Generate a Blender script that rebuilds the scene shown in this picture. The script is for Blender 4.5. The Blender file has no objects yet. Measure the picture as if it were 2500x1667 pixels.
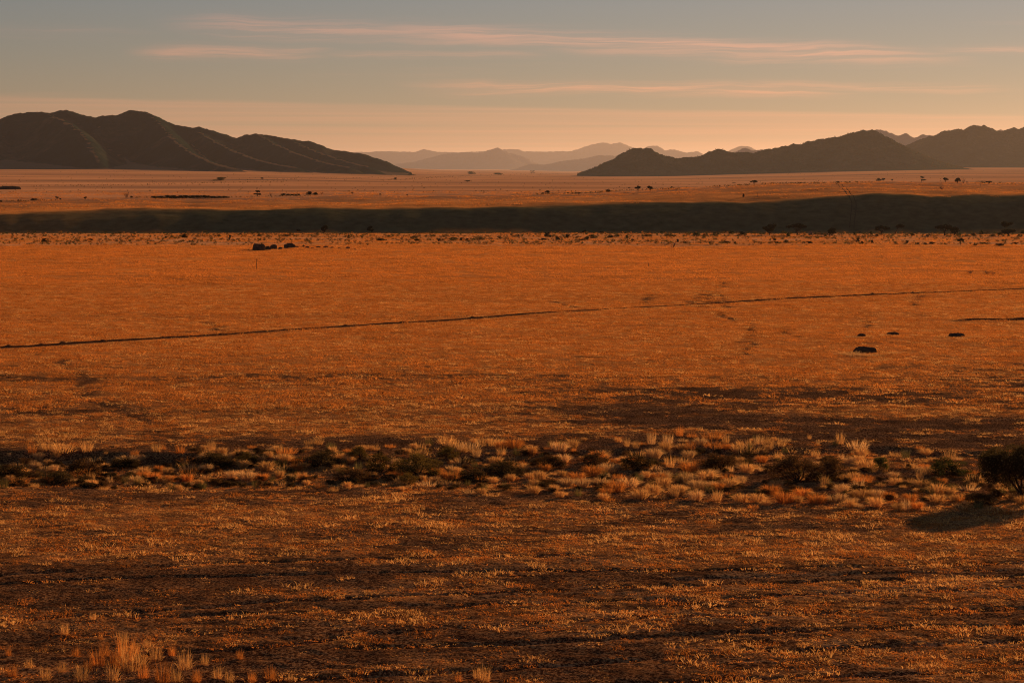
import bpy, math, random
import numpy as np
from mathutils import Vector

R = math.radians
random.seed(7)
rng = np.random.default_rng(7)
sc = bpy.context.scene

# ------------------------------------------------------------------ camera
H = 16.0            # eye height above the near plain
F = 2500 * 70 / 36  # focal length in photo pixels
CX, HY = 1250.0, 428.0
cam_d = bpy.data.cameras.new('camera')
cam_d.lens = 70
cam_d.sensor_width = 36
cam_d.shift_y = -(833.5 - HY) / 2500
cam_d.clip_start = 1.0
cam_d.clip_end = 200000
cam = bpy.data.objects.new('camera', cam_d)
cam.location = (0, 0, H)
cam.rotation_euler = (R(90), 0, 0)
sc.collection.objects.link(cam)
sc.camera = cam

# ------------------------------------------------------------------ light
SUN_EL, SUN_AZ = 12.0, 34.0     # degrees above the horizon, degrees right of the view
sun_d = bpy.data.lights.new('sun', 'SUN')
sun_d.energy = 5.0
sun_d.angle = R(0.5)
sun_d.color = (1.0, 0.56, 0.25)
sun = bpy.data.objects.new('sun', sun_d)
S = Vector((math.sin(R(SUN_AZ)) * math.cos(R(SUN_EL)), math.cos(R(SUN_AZ)) * math.cos(R(SUN_EL)), math.sin(R(SUN_EL))))
sun.rotation_euler = (-S).to_track_quat('-Z', 'Y').to_euler()
sun.location = (60, 90, 80)
sc.collection.objects.link(sun)

sc.cycles.use_denoising = True
sc.cycles.denoising_prefilter = 'NONE'
sc.cycles.filter_width = 1.1
sc.cycles.max_bounces = 5
sc.cycles.diffuse_bounces = 2
sc.cycles.transmission_bounces = 3
sc.cycles.volume_bounces = 0
sc.cycles.caustics_reflective = False
sc.cycles.caustics_refractive = False
sc.view_settings.view_transform = 'Standard'
sc.view_settings.look = 'None'
sc.view_settings.exposure = 0.30
sc.view_settings.gamma = 1.0
sc.view_settings.use_curve_mapping = False


class NT:
    """small helper round a node tree"""
    def __init__(self, tree):
        self.t = tree
    def n(self, kind, **kw):
        nd = self.t.nodes.new(kind)
        for k, v in kw.items():
            setattr(nd, k, v)
        return nd
    def l(self, a, b):
        self.t.links.new(a, b)
    def set(self, sock, v):
        if hasattr(v, 'is_output'):
            self.l(v, sock)
        else:
            sock.default_value = v
    def math(self, op, a, b=0.0, c=0.0, clamp=False):
        nd = self.n('ShaderNodeMath', operation=op, use_clamp=clamp)
        self.set(nd.inputs[0], a); self.set(nd.inputs[1], b); self.set(nd.inputs[2], c)
        return nd.outputs[0]
    def mix(self, f, a, b, mode='MIX'):
        nd = self.n('ShaderNodeMix', data_type='RGBA', blend_type=mode)
        self.set(nd.inputs[0], f); self.set(nd.inputs[6], a); self.set(nd.inputs[7], b)
        return nd.outputs[2]
    def ramp(self, f, stops):
        nd = self.n('ShaderNodeValToRGB')
        cr = nd.color_ramp
        while len(cr.elements) < len(stops):
            cr.elements.new(0.5)
        for e, (p, c) in zip(cr.elements, stops):
            e.position = p
            e.color = c if len(c) == 4 else (*c, 1)
        self.set(nd.inputs[0], f)
        return nd.outputs[0]
    def step(self, x, lo, hi):
        nd = self.n('ShaderNodeMapRange', interpolation_type='SMOOTHSTEP')
        self.set(nd.inputs[0], x); nd.inputs[1].default_value = lo; nd.inputs[2].default_value = hi
        return nd.outputs[0]
    def noise(self, vec, scale, detail=4, rough=0.55, dist=0.0):
        nd = self.n('ShaderNodeTexNoise')
        if vec is not None:
            self.l(vec, nd.inputs['Vector'])
        nd.inputs['Scale'].default_value = scale
        nd.inputs['Detail'].default_value = detail
        nd.inputs['Roughness'].default_value = rough
        nd.inputs['Distortion'].default_value = dist
        return nd.outputs[0]
    def mapping(self, vec, scale=(1, 1, 1), loc=(0, 0, 0)):
        nd = self.n('ShaderNodeMapping')
        self.l(vec, nd.inputs[0])
        nd.inputs['Scale'].default_value = scale
        nd.inputs['Location'].default_value = loc
        return nd.outputs[0]
    def comb(self, x, y, z):
        nd = self.n('ShaderNodeCombineXYZ')
        self.set(nd.inputs[0], x); self.set(nd.inputs[1], y); self.set(nd.inputs[2], z)
        return nd.outputs[0]


# ------------------------------------------------------------------ sky
world = bpy.data.worlds.new('World')
sc.world = world
world.use_nodes = True
wt = world.node_tree
wt.nodes.clear()
W = NT(wt)
sky = W.n('ShaderNodeTexSky', sky_type='NISHITA', sun_disc=False)
sky.sun_elevation = R(SUN_EL)
sky.sun_rotation = R(SUN_AZ)
sky.altitude = 900
sky.air_density = 1.5
sky.dust_density = 0.0
sky.ozone_density = 4.0
tc = W.n('ShaderNodeTexCoord')
sep = W.n('ShaderNodeSeparateXYZ')
W.l(tc.outputs['Generated'], sep.inputs[0])
az = W.math('ARCTAN2', sep.outputs[0], sep.outputs[1])      # radians right of the view
el = W.math('ARCSINE', sep.outputs[2])
clear = W.mix(1.0, sky.outputs[0], (0.87, 0.725, 0.825, 1), 'MULTIPLY')
# thin cirrus: streaks along gently sloping lines, broken up by stretched noise
def streak(az0, el0, az1, el1, thick, wob, seed):
    """el in milliradians; a band between two directions, fading at the ends"""
    b = (el1 - el0) / (az1 - az0)
    line = W.math('MULTIPLY_ADD', W.math('SUBTRACT', az, az0), b / 1000, el0 / 1000)
    warp = W.noise(W.comb(W.math('MULTIPLY', az, 22.0), W.math('MULTIPLY', el, 60.0), seed + 3.0), 1.0, 3, 0.5)
    elw = W.math('MULTIPLY_ADD', W.math('SUBTRACT', warp, 0.5), 0.006, el)
    n = W.noise(W.comb(W.math('MULTIPLY', az, 11.0), W.math('MULTIPLY', elw, 420.0), seed), 1.0, 6, 0.62)
    n2 = W.noise(W.comb(W.math('MULTIPLY', az, 4.0), seed, 0.0), 1.0, 2, 0.5)
    d = W.math('SUBTRACT', W.math('SUBTRACT', elw, line), W.math('MULTIPLY', W.math('SUBTRACT', n2, 0.5), wob / 1000))
    g = W.math('DIVIDE', d, thick * 1.2 / 1000)
    g = W.math('EXPONENT', W.math('MULTIPLY', W.math('MULTIPLY', g, g), -1.4))
    fib = W.step(n, 0.38, 0.64)
    g = W.math('MULTIPLY', g, W.math('MULTIPLY_ADD', fib, 0.95, 0.26), clamp=True)
    w = (az1 - az0) * 0.22
    e0 = W.step(az, az0 - w * 0.3, az0 + w)
    e1 = W.step(az, az1 + w * 0.3, az1 - w)
    return W.math('MULTIPLY', g, W.math('MULTIPLY', e0, e1))
def px(x): return (x - CX) / F
def py(y): return (HY - y) / F * 1000
masks = [
    (streak(px(420), py(62), px(1400), py(100), 4.2, 2.0, 1.3), 0.75),
    (streak(px(850), py(70), px(2330), py(150), 4.0, 2.0, 4.1), 1.0),
    (streak(px(1300), py(105), px(2050), py(148), 3.6, 1.0, 6.1), 0.6),
    (streak(px(330), py(138), px(820), py(128), 3.0, 1.0, 7.7), 0.75),
    (streak(px(780), py(132), px(1350), py(136), 1.6, 1.0, 8.7), 0.4),
    (streak(px(1000), py(212), px(2080), py(224), 2.8, 1.0, 9.2), 0.9),
    (streak(px(1750), py(206), px(2450), py(226), 2.0, 1.0, 2.9), 0.45),
    (streak(px(2250), py(128), px(3300), py(150), 2.2, 2.0, 5.5), 0.6),
    (streak(px(-900), py(80), px(380), py(92), 2.5, 3.0, 3.3), 0.25),
]
cm = None
for m_, k_ in masks:
    v = W.math('MULTIPLY', m_, k_)
    cm = v if cm is None else W.math('MAXIMUM', cm, v)
# low sheet of cirrus above the hills
edge_n = W.noise(W.comb(W.math('MULTIPLY', az, 5.0), W.math('MULTIPLY', el, 70.0), 2.2), 1.0, 4, 0.55)
sheet_top = W.math('ADD', W.math('MULTIPLY_ADD', az, -0.020, 0.0345), W.math('MULTIPLY', W.math('SUBTRACT', edge_n, 0.5), 0.007))
sheet = W.step(W.math('SUBTRACT', sheet_top, el), -0.0006, 0.0022)
band_n = W.noise(W.comb(W.math('MULTIPLY', az, 4.0), W.math('MULTIPLY', el, 430.0), 8.0), 1.0, 4, 0.5)
sheet = W.math('MULTIPLY', sheet, W.math('MULTIPLY_ADD', band_n, 0.95, -0.16))
cm = W.math('MAXIMUM', cm, sheet)
# faint general cirrus over the rest of the sky
gen = W.noise(W.comb(W.math('MULTIPLY', az, 4.5), W.math('MULTIPLY', el, 85.0), 5.0), 1.0, 5, 0.55)
cm = W.math('MAXIMUM', cm, W.math('MULTIPLY', W.step(gen, 0.60, 0.80), 0.22))
# sunlit cloud scatters more light than the air behind it, in the sun's colour
cloudcol = W.mix(1.0, clear, (2.15, 1.26, 1.08, 1), 'MULTIPLY')
col = W.mix(cm, clear, cloudcol)
bg = W.n('ShaderNodeBackground')
bg.inputs['Strength'].default_value = 0.05
W.l(col, bg.inputs[0])
world.cycles.sampling_method = 'NONE'
wo = W.n('ShaderNodeOutputWorld')
W.l(bg.outputs[0], wo.inputs[0])

# ------------------------------------------------------------------ helpers
def tag(o, label=None, cat=None, group=None, kind=None):
    if label: o['label'] = label
    if cat: o['category'] = cat
    if group: o['group'] = group
    if kind: o['kind'] = kind
    return o

def mesh_np(name, verts, faces_list, mats=(), smooth=False):
    """faces_list: list of int arrays (n,3) or (n,4)"""
    me = bpy.data.meshes.new(name)
    verts = np.asarray(verts, np.float32)
    me.vertices.add(len(verts))
    me.vertices.foreach_set('co', verts.ravel())
    idx, start, total, pos = [], [], [], 0
    for f in faces_list:
        f = np.asarray(f, np.int32)
        if len(f) == 0: continue
        k = f.shape[1]
        idx.append(f.ravel())
        start.append(pos + np.arange(len(f)) * k)
        total.append(np.full(len(f), k))
        pos += len(f) * k
    idx = np.concatenate(idx); start = np.concatenate(start); total = np.concatenate(total)
    me.loops.add(len(idx))
    me.loops.foreach_set('vertex_index', idx.astype(np.int32))
    me.polygons.add(len(start))
    me.polygons.foreach_set('loop_start', start.astype(np.int32))
    me.polygons.foreach_set('loop_total', total.astype(np.int32))
    if smooth:
        me.polygons.foreach_set('use_smooth', np.ones(len(start), bool))
    me.update(calc_edges=True)
    for m in mats:
        me.materials.append(m)
    return me

def add(name, me, parent=None, loc=(0, 0, 0)):
    o = bpy.data.objects.new(name, me)
    sc.collection.objects.link(o)
    o.location = loc
    if parent: o.parent = parent
    return o

class MB:
    """collects tubes, quads and lumps into one mesh"""
    def __init__(self):
        self.v, self.q, self.t, self.k = [], [], [], 0
    def put(self, v, q=None, t=None):
        v = np.asarray(v, float)
        self.v.append(v)
        if q is not None and len(q): self.q.append(np.asarray(q) + self.k)
        if t is not None and len(t): self.t.append(np.asarray(t) + self.k)
        self.k += len(v)
    def tube(self, pts, rad, n=6):
        pts = np.asarray(pts, float); m = len(pts)
        d = np.gradient(pts, axis=0); d /= np.linalg.norm(d, axis=1)[:, None] + 1e-9
        a = np.cross(d, [0.31, 0.2, 0.93]); a /= np.linalg.norm(a, axis=1)[:, None] + 1e-9
        b = np.cross(d, a)
        th = np.arange(n) * 2 * math.pi / n
        ring = a[:, None, :] * np.cos(th)[None, :, None] + b[:, None, :] * np.sin(th)[None, :, None]
        v = pts[:, None, :] + ring * np.asarray(rad)[:, None, None]
        i = np.arange(m - 1)[:, None] * n + np.arange(n)[None, :]
        j = np.arange(m - 1)[:, None] * n + (np.arange(n)[None, :] + 1) % n
        q = np.stack([i, j, j + n, i + n], -1).reshape(-1, 4)
        self.put(v.reshape(-1, 3), q)
    def leaves(self, pts, size, g, flat=0.0):
        """randomly turned small leaf quads (pointed at both ends)"""
        n = len(pts)
        u = g.normal(size=(n, 3)); u[:, 2] *= 1 - flat * 0.6; u /= np.linalg.norm(u, axis=1)[:, None]
        w = np.cross(u, g.normal(size=(n, 3))); w /= np.linalg.norm(w, axis=1)[:, None] + 1e-9
        s = (np.asarray(size) * g.uniform(0.6, 1.35, n))[:, None]
        v = np.stack([pts - u * s, pts + w * s * 0.45, pts + u * s, pts - w * s * 0.45], 1)
        i = np.arange(n)[:, None] * 4
        self.put(v.reshape(-1, 3), i + np.array([[0, 1, 2, 3]]))
    def blades(self, base, tip, width, bend, g):
        n = len(base)
        d = tip - base
        side = np.cross(d, g.normal(size=(n, 3))); side /= np.linalg.norm(side, axis=1)[:, None] + 1e-9
        side = side * np.asarray(width)[:, None]
        mid = base + d * 0.55 + bend
        v = np.stack([base - side, base + side, mid + side * 0.8, mid - side * 0.8, tip], 1).reshape(-1, 3)
        i = np.arange(n)[:, None] * 5
        self.put(v, i + np.array([[0, 1, 2, 3]]), i + np.array([[3, 2, 4]]))
    def mesh(self, name, mats, smooth=False):
        fl = []
        if self.q: fl.append(np.concatenate(self.q))
        if self.t: fl.append(np.concatenate(self.t))
        return mesh_np(name, np.concatenate(self.v), fl, mats, smooth)

def perlin(x, y, seed=0):
    x = np.asarray(x, float); y = np.asarray(y, float)
    xi = np.floor(x).astype(np.int64); yi = np.floor(y).astype(np.int64)
    fx, fy = x - xi, y - yi
    def grad(ix, iy, dx, dy):
        h = (ix * 374761393 + iy * 668265263 + seed * 1442695041) & 0xFFFFFFFF
        h = ((h ^ (h >> 13)) * 1274126177) & 0xFFFFFFFF
        h = h ^ (h >> 16)
        a = (h & 0xFFFF) * (2 * math.pi / 65536)
        return np.cos(a) * dx + np.sin(a) * dy
    u = fx * fx * fx * (fx * (fx * 6 - 15) + 10)
    v = fy * fy * fy * (fy * (fy * 6 - 15) + 10)
    a = grad(xi, yi, fx, fy); b = grad(xi + 1, yi, fx - 1, fy)
    c = grad(xi, yi + 1, fx, fy - 1); d = grad(xi + 1, yi + 1, fx - 1, fy - 1)
    return ((a + (b - a) * u) * (1 - v) + (c + (d - c) * u) * v) * 1.5

def fbm(x, y, oct=4, seed=0, gain=0.5):
    s, a = 0, 1.0
    for k in range(oct):
        s = s + a * perlin(x * 2 ** k, y * 2 ** k, seed + k * 17)
        a *= gain
    return s

def sstep(x, lo, hi):
    t = np.clip((x - lo) / (hi - lo), 0, 1)
    return t * t * (3 - 2 * t)

def at(x, y, Y):
    """photo pixel + distance -> world point"""
    return np.array([(x - CX) / F * Y, Y, H - (y - HY) / F * Y])

def flat_pt(x, y):
    """photo pixel on the near plain (z = 0)"""
    Y = H * F / (y - HY)
    return ((x - CX) / F * Y, Y)

# ------------------------------------------------------------------ terrain shape
# old wheel ruts across the foreground, traced where they lie on the plain
RUTS_PX = [
    [(-200, 1448), (0, 1432), (230, 1420), (600, 1410), (800, 1402), (1140, 1398), (1700, 1397), (2100, 1385), (2800, 1372)],
    [(-200, 1425), (0, 1412), (280, 1395), (550, 1375), (900, 1366), (1400, 1360)],
    [(60, 1512), (300, 1500), (800, 1465), (1000, 1455), (1300, 1446), (1700, 1434), (2300, 1420), (2800, 1405)],
    [(300, 1508), (700, 1500), (1000, 1482), (1300, 1476), (1700, 1467), (2200, 1452), (2700, 1440)],
    [(300, 1593), (600, 1583), (900, 1550), (1250, 1531), (1500, 1512), (1900, 1505), (2600, 1490)],
    [(800, 1645), (1000, 1640), (1300, 1627), (1600, 1607), (2000, 1585), (2600, 1560)],
    [(800, 1580), (1200, 1575), (1600, 1556), (2000, 1540), (2600, 1528)],
    [(1500, 1665), (2000, 1655), (2500, 1640), (2800, 1632)],
    [(-100, 1668), (400, 1662), (900, 1640), (1200, 1632)],
    [(1650, 1420), (2100, 1405), (2500, 1398), (2800, 1392)],
]
RUTS = []
for r_ in RUTS_PX:
    p = np.array([flat_pt(*q) for q in r_]); p = p[np.argsort(p[:, 0])]
    RUTS.append(p)
# narrow game paths across the middle of the plain
PATHS_PX = [
    [(515, 783), (530, 797), (535, 806), (543, 815)],
    [(155, 875), (160, 890), (205, 930), (225, 968), (300, 1000), (400, 1035)],
    [(1720, 752), (1735, 735), (1728, 722), (1740, 712), (1760, 725), (1765, 740), (1780, 752)],
    [(1690, 740), (1712, 725), (1725, 708)],
    [(1760, 700), (1770, 690), (1780, 683)],
    [(1755, 765), (1790, 780), (1825, 790), (1828, 800), (1840, 820), (1830, 850), (1800, 870)],
    [(2110, 797), (2122, 785), (2105, 780)],
    [(2225, 752), (2230, 740), (2245, 730), (2240, 722)],
    [(1570, 740), (1580, 735), (1588, 722)],
    [(1900, 800), (1950, 825)],
    [(1360, 735), (1395, 752)],
]
PATHS = [np.array([flat_pt(*q) for q in r_]) for r_ in PATHS_PX]

BERM = np.array([flat_pt(*p) for p in [(-420, 874), (0, 848), (350, 826), (700, 805), (1000, 786), (1500, 754), (1700, 743), (2100, 722), (2500, 702), (2900, 683)]])

def seg_dist(X, Y, poly):
    best = np.full(X.shape, 1e9)
    for (x0, y0), (x1, y1) in zip(poly[:-1], poly[1:]):
        dx, dy = x1 - x0, y1 - y0
        t = np.clip(((X - x0) * dx + (Y - y0) * dy) / (dx * dx + dy * dy + 1e-9), 0, 1)
        best = np.minimum(best, np.hypot(X - x0 - t * dx, Y - y0 - t * dy))
    return best

def rut_field(X, Y):
    """0..1, 1 in the bottom of a rut"""
    out = np.zeros(X.shape)
    m = (Y > 58) & (Y < 92)
    if m.any():
        xs, ys = X[m], Y[m]
        o = np.zeros(xs.shape)
        for k, p in enumerate(RUTS):
            yr = np.interp(xs, p[:, 0], p[:, 1]) + 0.16 * fbm(xs * 0.35, xs * 0 + k * 3.3, 3, 40 + k)
            inside = (xs > p[0, 0]) & (xs < p[-1, 0])
            w = 0.19 + 0.07 * perlin(xs * 0.5, xs * 0 + k, 60)
            a = np.clip(0.75 + 0.8 * perlin(xs * 0.22, xs * 0 + k * 7.1, 61), 0.15, 1.0)
            o = np.maximum(o, np.exp(-((ys - yr) / w) ** 2) * inside * a)
        out[m] = o
    return out

def path_field(X, Y):
    out = np.zeros(X.shape)
    m = (Y > 120) & (Y < 320)
    if m.any():
        xs, ys = X[m], Y[m]
        wx = xs + 0.9 * fbm(xs * 0.25, ys * 0.25, 2, 71); wy = ys + 1.2 * fbm(xs * 0.25, ys * 0.25, 2, 72)
        o = np.zeros(xs.shape)
        for p in PATHS:
            o = np.maximum(o, np.exp(-(seg_dist(wx, wy, p) / 0.55) ** 2))
        out[m] = o * np.clip(0.85 + perlin(xs * 0.4, ys * 0.2, 73), 0, 1)
    return out

# the bank across the plain: height where its steep foot ends, and height of its rim, along the photo's width
B_PX = np.array([-900, -300, 0, 150, 300, 500, 700, 1000, 1250, 1500, 1700, 1850, 2000, 2150, 2500, 2900, 3500])
B_ST = np.array([3.5, 3.7, 4.1, 4.8, 5.3, 5.5, 5.7, 6.0, 6.2, 7.0, 7.4, 7.6, 8.8, 9.2, 9.4, 9.0, 8.0])
B_RM = np.array([6.8, 6.9, 7.0, 7.2, 7.4, 7.4, 7.7, 8.3, 8.6, 9.4, 11.2, 12.6, 13.1, 13.3, 12.7, 12.0, 11.0])
FOOT = 553.0

def belt_edges(X, Y):
    xp = CX + F * X / np.maximum(Y, 1)
    return xp

def terrain(X, Y):
    X = np.asarray(X, float); Y = np.asarray(Y, float)
    rr = np.hypot(X, Y)
    Ys = np.maximum(Y, 1.0)
    q = np.clip(X / Ys, -1.2, 1.2)
    xp = CX + F * q                              # photo column of that direction
    z = np.zeros(X.shape)
    near = sstep(rr, 800, 500)
    # low swells and hummocks of the near plain
    z += near * (0.16 * perlin(X * 0.018, Y * 0.045, 3) + 0.10 * perlin(X * 0.05 + 9, Y * 0.11, 5))
    fg = sstep(rr, 230, 120)
    z += fg * (0.034 * perlin(X * 0.35, Y * 0.42, 11) + 0.036 * perlin(X * 0.9, Y * 1.1, 12) + 0.034 * perlin(X * 2.1, Y * 2.4, 13))
    z -= 0.15 * rut_field(X, Y)
    z -= 0.05 * path_field(X, Y)
    # shallow wash in front of the far grass edge: a small bank that faces the camera
    wb = 114.0 + 2.2 * perlin(X * 0.05, X * 0, 21) + 0.7 * perlin(X * 0.3, X * 0, 22) + 3.5 * sstep(xp, 1100, 1900) - 3.0 * sstep(xp, 2100, 2500)
    dep = 0.30 + 0.28 * sstep(xp, 1000, 300)
    z -= dep * sstep(Y, wb - 17, wb - 5) * sstep(Y, wb + 0.9, wb - 0.7)
    # the bank and the terrace behind it
    st = np.interp(xp, B_PX, B_ST) + 0.5 * fbm(xp * 0.006, xp * 0 + 2.0, 3, 37); rm = np.interp(xp, B_PX, B_RM)
    foot = FOOT + 3.0 * perlin(xp * 0.003, xp * 0, 31) + 1.6 * perlin(xp * 0.017, xp * 0, 32)
    g = np.interp(xp, [0, 400, 900], [0.27, 0.30, 0.335])
    steep = np.minimum(st, np.maximum(0, Y - foot) * g)
    Ytop = foot + st / g
    t = np.clip((Y - Ytop) / (705 - Ytop), 0, 1)
    ease = 1 - (1 - t) ** 2.0
    bank = steep + (rm - st) * ease
    # round the break of slope
    soft = 12.0
    d = Y - Ytop
    kslope = 2 * (rm - st) / np.maximum(705 - Ytop, 1)
    rnd = np.where(np.abs(d) < soft, -(g - kslope) * (soft - np.abs(d)) ** 2 / (4 * soft), 0)
    bank += rnd * (Y > foot)
    bank += 0.6 * fbm(X * 0.028, Y * 0.05, 4, 33) * sstep(Y, foot + 3, foot + 30)
    bank += 0.25 * fbm(X * 0.012, Y * 0.03, 3, 34) * sstep(Y, 620, 700)
    # beyond the rim: level plain, then aprons that rise to the hills
    plain = 7.9 + 0.0018 * np.maximum(0, Y - 1500) + 1.7e-7 * np.maximum(0, Y - 9000) ** 2 * sstep(Y, 60000, 20000) * 0.6
    left = sstep(xp, 1150, 500) * 52 * np.clip((Y - 1100) / 5500, 0, 1.3) ** 1.7
    mid = sstep(xp, 700, 1000) * sstep(xp, 1500, 1150) * 8 * np.clip((Y - 2500) / 6000, 0, 1.5) ** 1.5
    right = sstep(xp, 1500, 2350) * 8 * np.clip((Y - 900) / 2100, 0, 2.0) ** 1.3
    plain = plain + left + right + mid
    plain += 0.6 * fbm(X * 0.004, Y * 0.006, 3, 35) * sstep(Y, 900, 1600) + 2.5 * fbm(X * 0.0012, Y * 0.002, 3, 36) * sstep(Y, 1800, 4500)
    # swell behind the left rim that carries the scrub row
    bank += 0.8 * np.exp(-((Y - 790) / 45) ** 2) * sstep(xp, 250, 420) * sstep(xp, 1050, 800)
    f = sstep(Y, 720, 1120)
    far = bank * (1 - f) + plain * f
    z = np.where(Y > foot - 2, z * near + far, z)
    # the rise the photographer stands on
    z += 14.2 * np.exp(-(rr / 15.0) ** 2)
    return z

def cover(X, Y):
    """how much dry grass stands on the ground, 0..1"""
    X = np.asarray(X, float); Y = np.asarray(Y, float)
    Ys = np.maximum(Y, 5.0)
    yp = HY + F * H / Ys
    xp = CX + F * X / Ys
    rt = sstep(xp, 900, 1700)
    base = np.interp(yp, [560, 640, 700, 830, 880, 940, 1000, 1070, 1090, 1200, 1240, 1350, 1400, 1520, 1700],
                         [.80, .94, .97, .95, .88, .78, .71, .66, .30, .30, .64, .64, .47, .40, .43])
    right = np.interp(yp, [700, 850, 930, 1020, 1080, 1100, 1210, 1300, 1400, 1700],
                          [.0, .04, .20, .26, .20, .0, .10, .10, .04, .0])
    base = base - right * rt
    base = base + 0.26 * np.exp(-(((xp - 120) / 330) ** 2 + ((yp - 1620) / 75) ** 2))
    fade = np.interp(yp, [560, 700, 850, 950, 1300], [0.35, 0.5, 0.8, 1.0, 1.0])
    n = 0.64 * fbm(X * 0.030, Y * 0.13, 3, 51) + 0.36 * fbm(X * 0.20, Y * 0.55, 3, 52) + 0.40 * perlin(X * 0.6, Y * 1.6, 53) + 0.34 * perlin(X * 1.8, Y * 3.6, 54)
    c = sstep(base - 0.5 + n * 0.74 * fade, -0.22, 0.22)
    mb = (Y > 150) & (Y < 330)
    if mb.any():
        c[mb] = c[mb] * sstep(seg_dist(X[mb], Y[mb] + 0.5, BERM), 0.25, 1.0)
    c = c * (1 - 0.9 * rut_field(X, Y)) * (1 - 0.98 * path_field(X, Y))
    return np.clip(c, 0, 1)

GRID = {}
def ground_z(X, Y):
    """height of the built ground sheet (it is a fan of rows and columns)"""
    X = np.asarray(X, float); Y = np.asarray(Y, float)
    r = np.hypot(X, Y); a = np.arctan2(X, Y)
    A, Rr, Z = GRID['A'], GRID['R'], GRID['Z']
    i = np.clip(np.searchsorted(Rr, r) - 1, 0, len(Rr) - 2); j = np.clip(np.searchsorted(A, a) - 1, 0, len(A) - 2)
    u = (r - Rr[i]) / (Rr[i + 1] - Rr[i]); w = (a - A[j]) / (A[j + 1] - A[j])
    return (Z[i, j] * (1 - w) + Z[i, j + 1] * w) * (1 - u) + (Z[i + 1, j] * (1 - w) + Z[i + 1, j + 1] * w) * u

def hit(x, y, lo=56.0, hi=9000.0):
    """photo pixel -> first ground point on that line of sight"""
    k = (x - CX) / F
    def gap(Ys): return (H - (y - HY) / F * Ys) - ground_z(k * Ys, Ys)
    Ys = np.geomspace(lo, hi, 700)
    for it in range(2):
        g = gap(Ys)
        neg = np.nonzero(g <= 0)[0]
        i = neg[0] if len(neg) else int(np.argmin(g))
        if it == 0:
            Ys = np.linspace(Ys[max(0, i - 1)], Ys[min(len(Ys) - 1, i if len(neg) else i + 1)], 40)
    Y = float(Ys[i])
    return k * Y, Y, float(ground_z(np.array([k * Y]), np.array([Y]))[0])

# ------------------------------------------------------------------ materials
def material(name):
    m = bpy.data.materials.new(name)
    m.use_nodes = True
    m.node_tree.nodes.clear()
    return m, NT(m.node_tree)

def out_surface(T, sh):
    o = T.n('ShaderNodeOutputMaterial')
    T.l(sh, o.inputs[0])

def diffuse(T, col, bump=None, strength=0.4, dist=0.05):
    d = T.n('ShaderNodeBsdfDiffuse')
    T.set(d.inputs['Color'], col)
    d.inputs['Roughness'].default_value = 0.6
    if bump is not None:
        b = T.n('ShaderNodeBump')
        b.inputs['Strength'].default_value = strength
        b.inputs['Distance'].default_value = dist
        T.l(bump, b.inputs['Height'])
        T.l(b.outputs[0], d.inputs['Normal'])
    return d.outputs[0]

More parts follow.
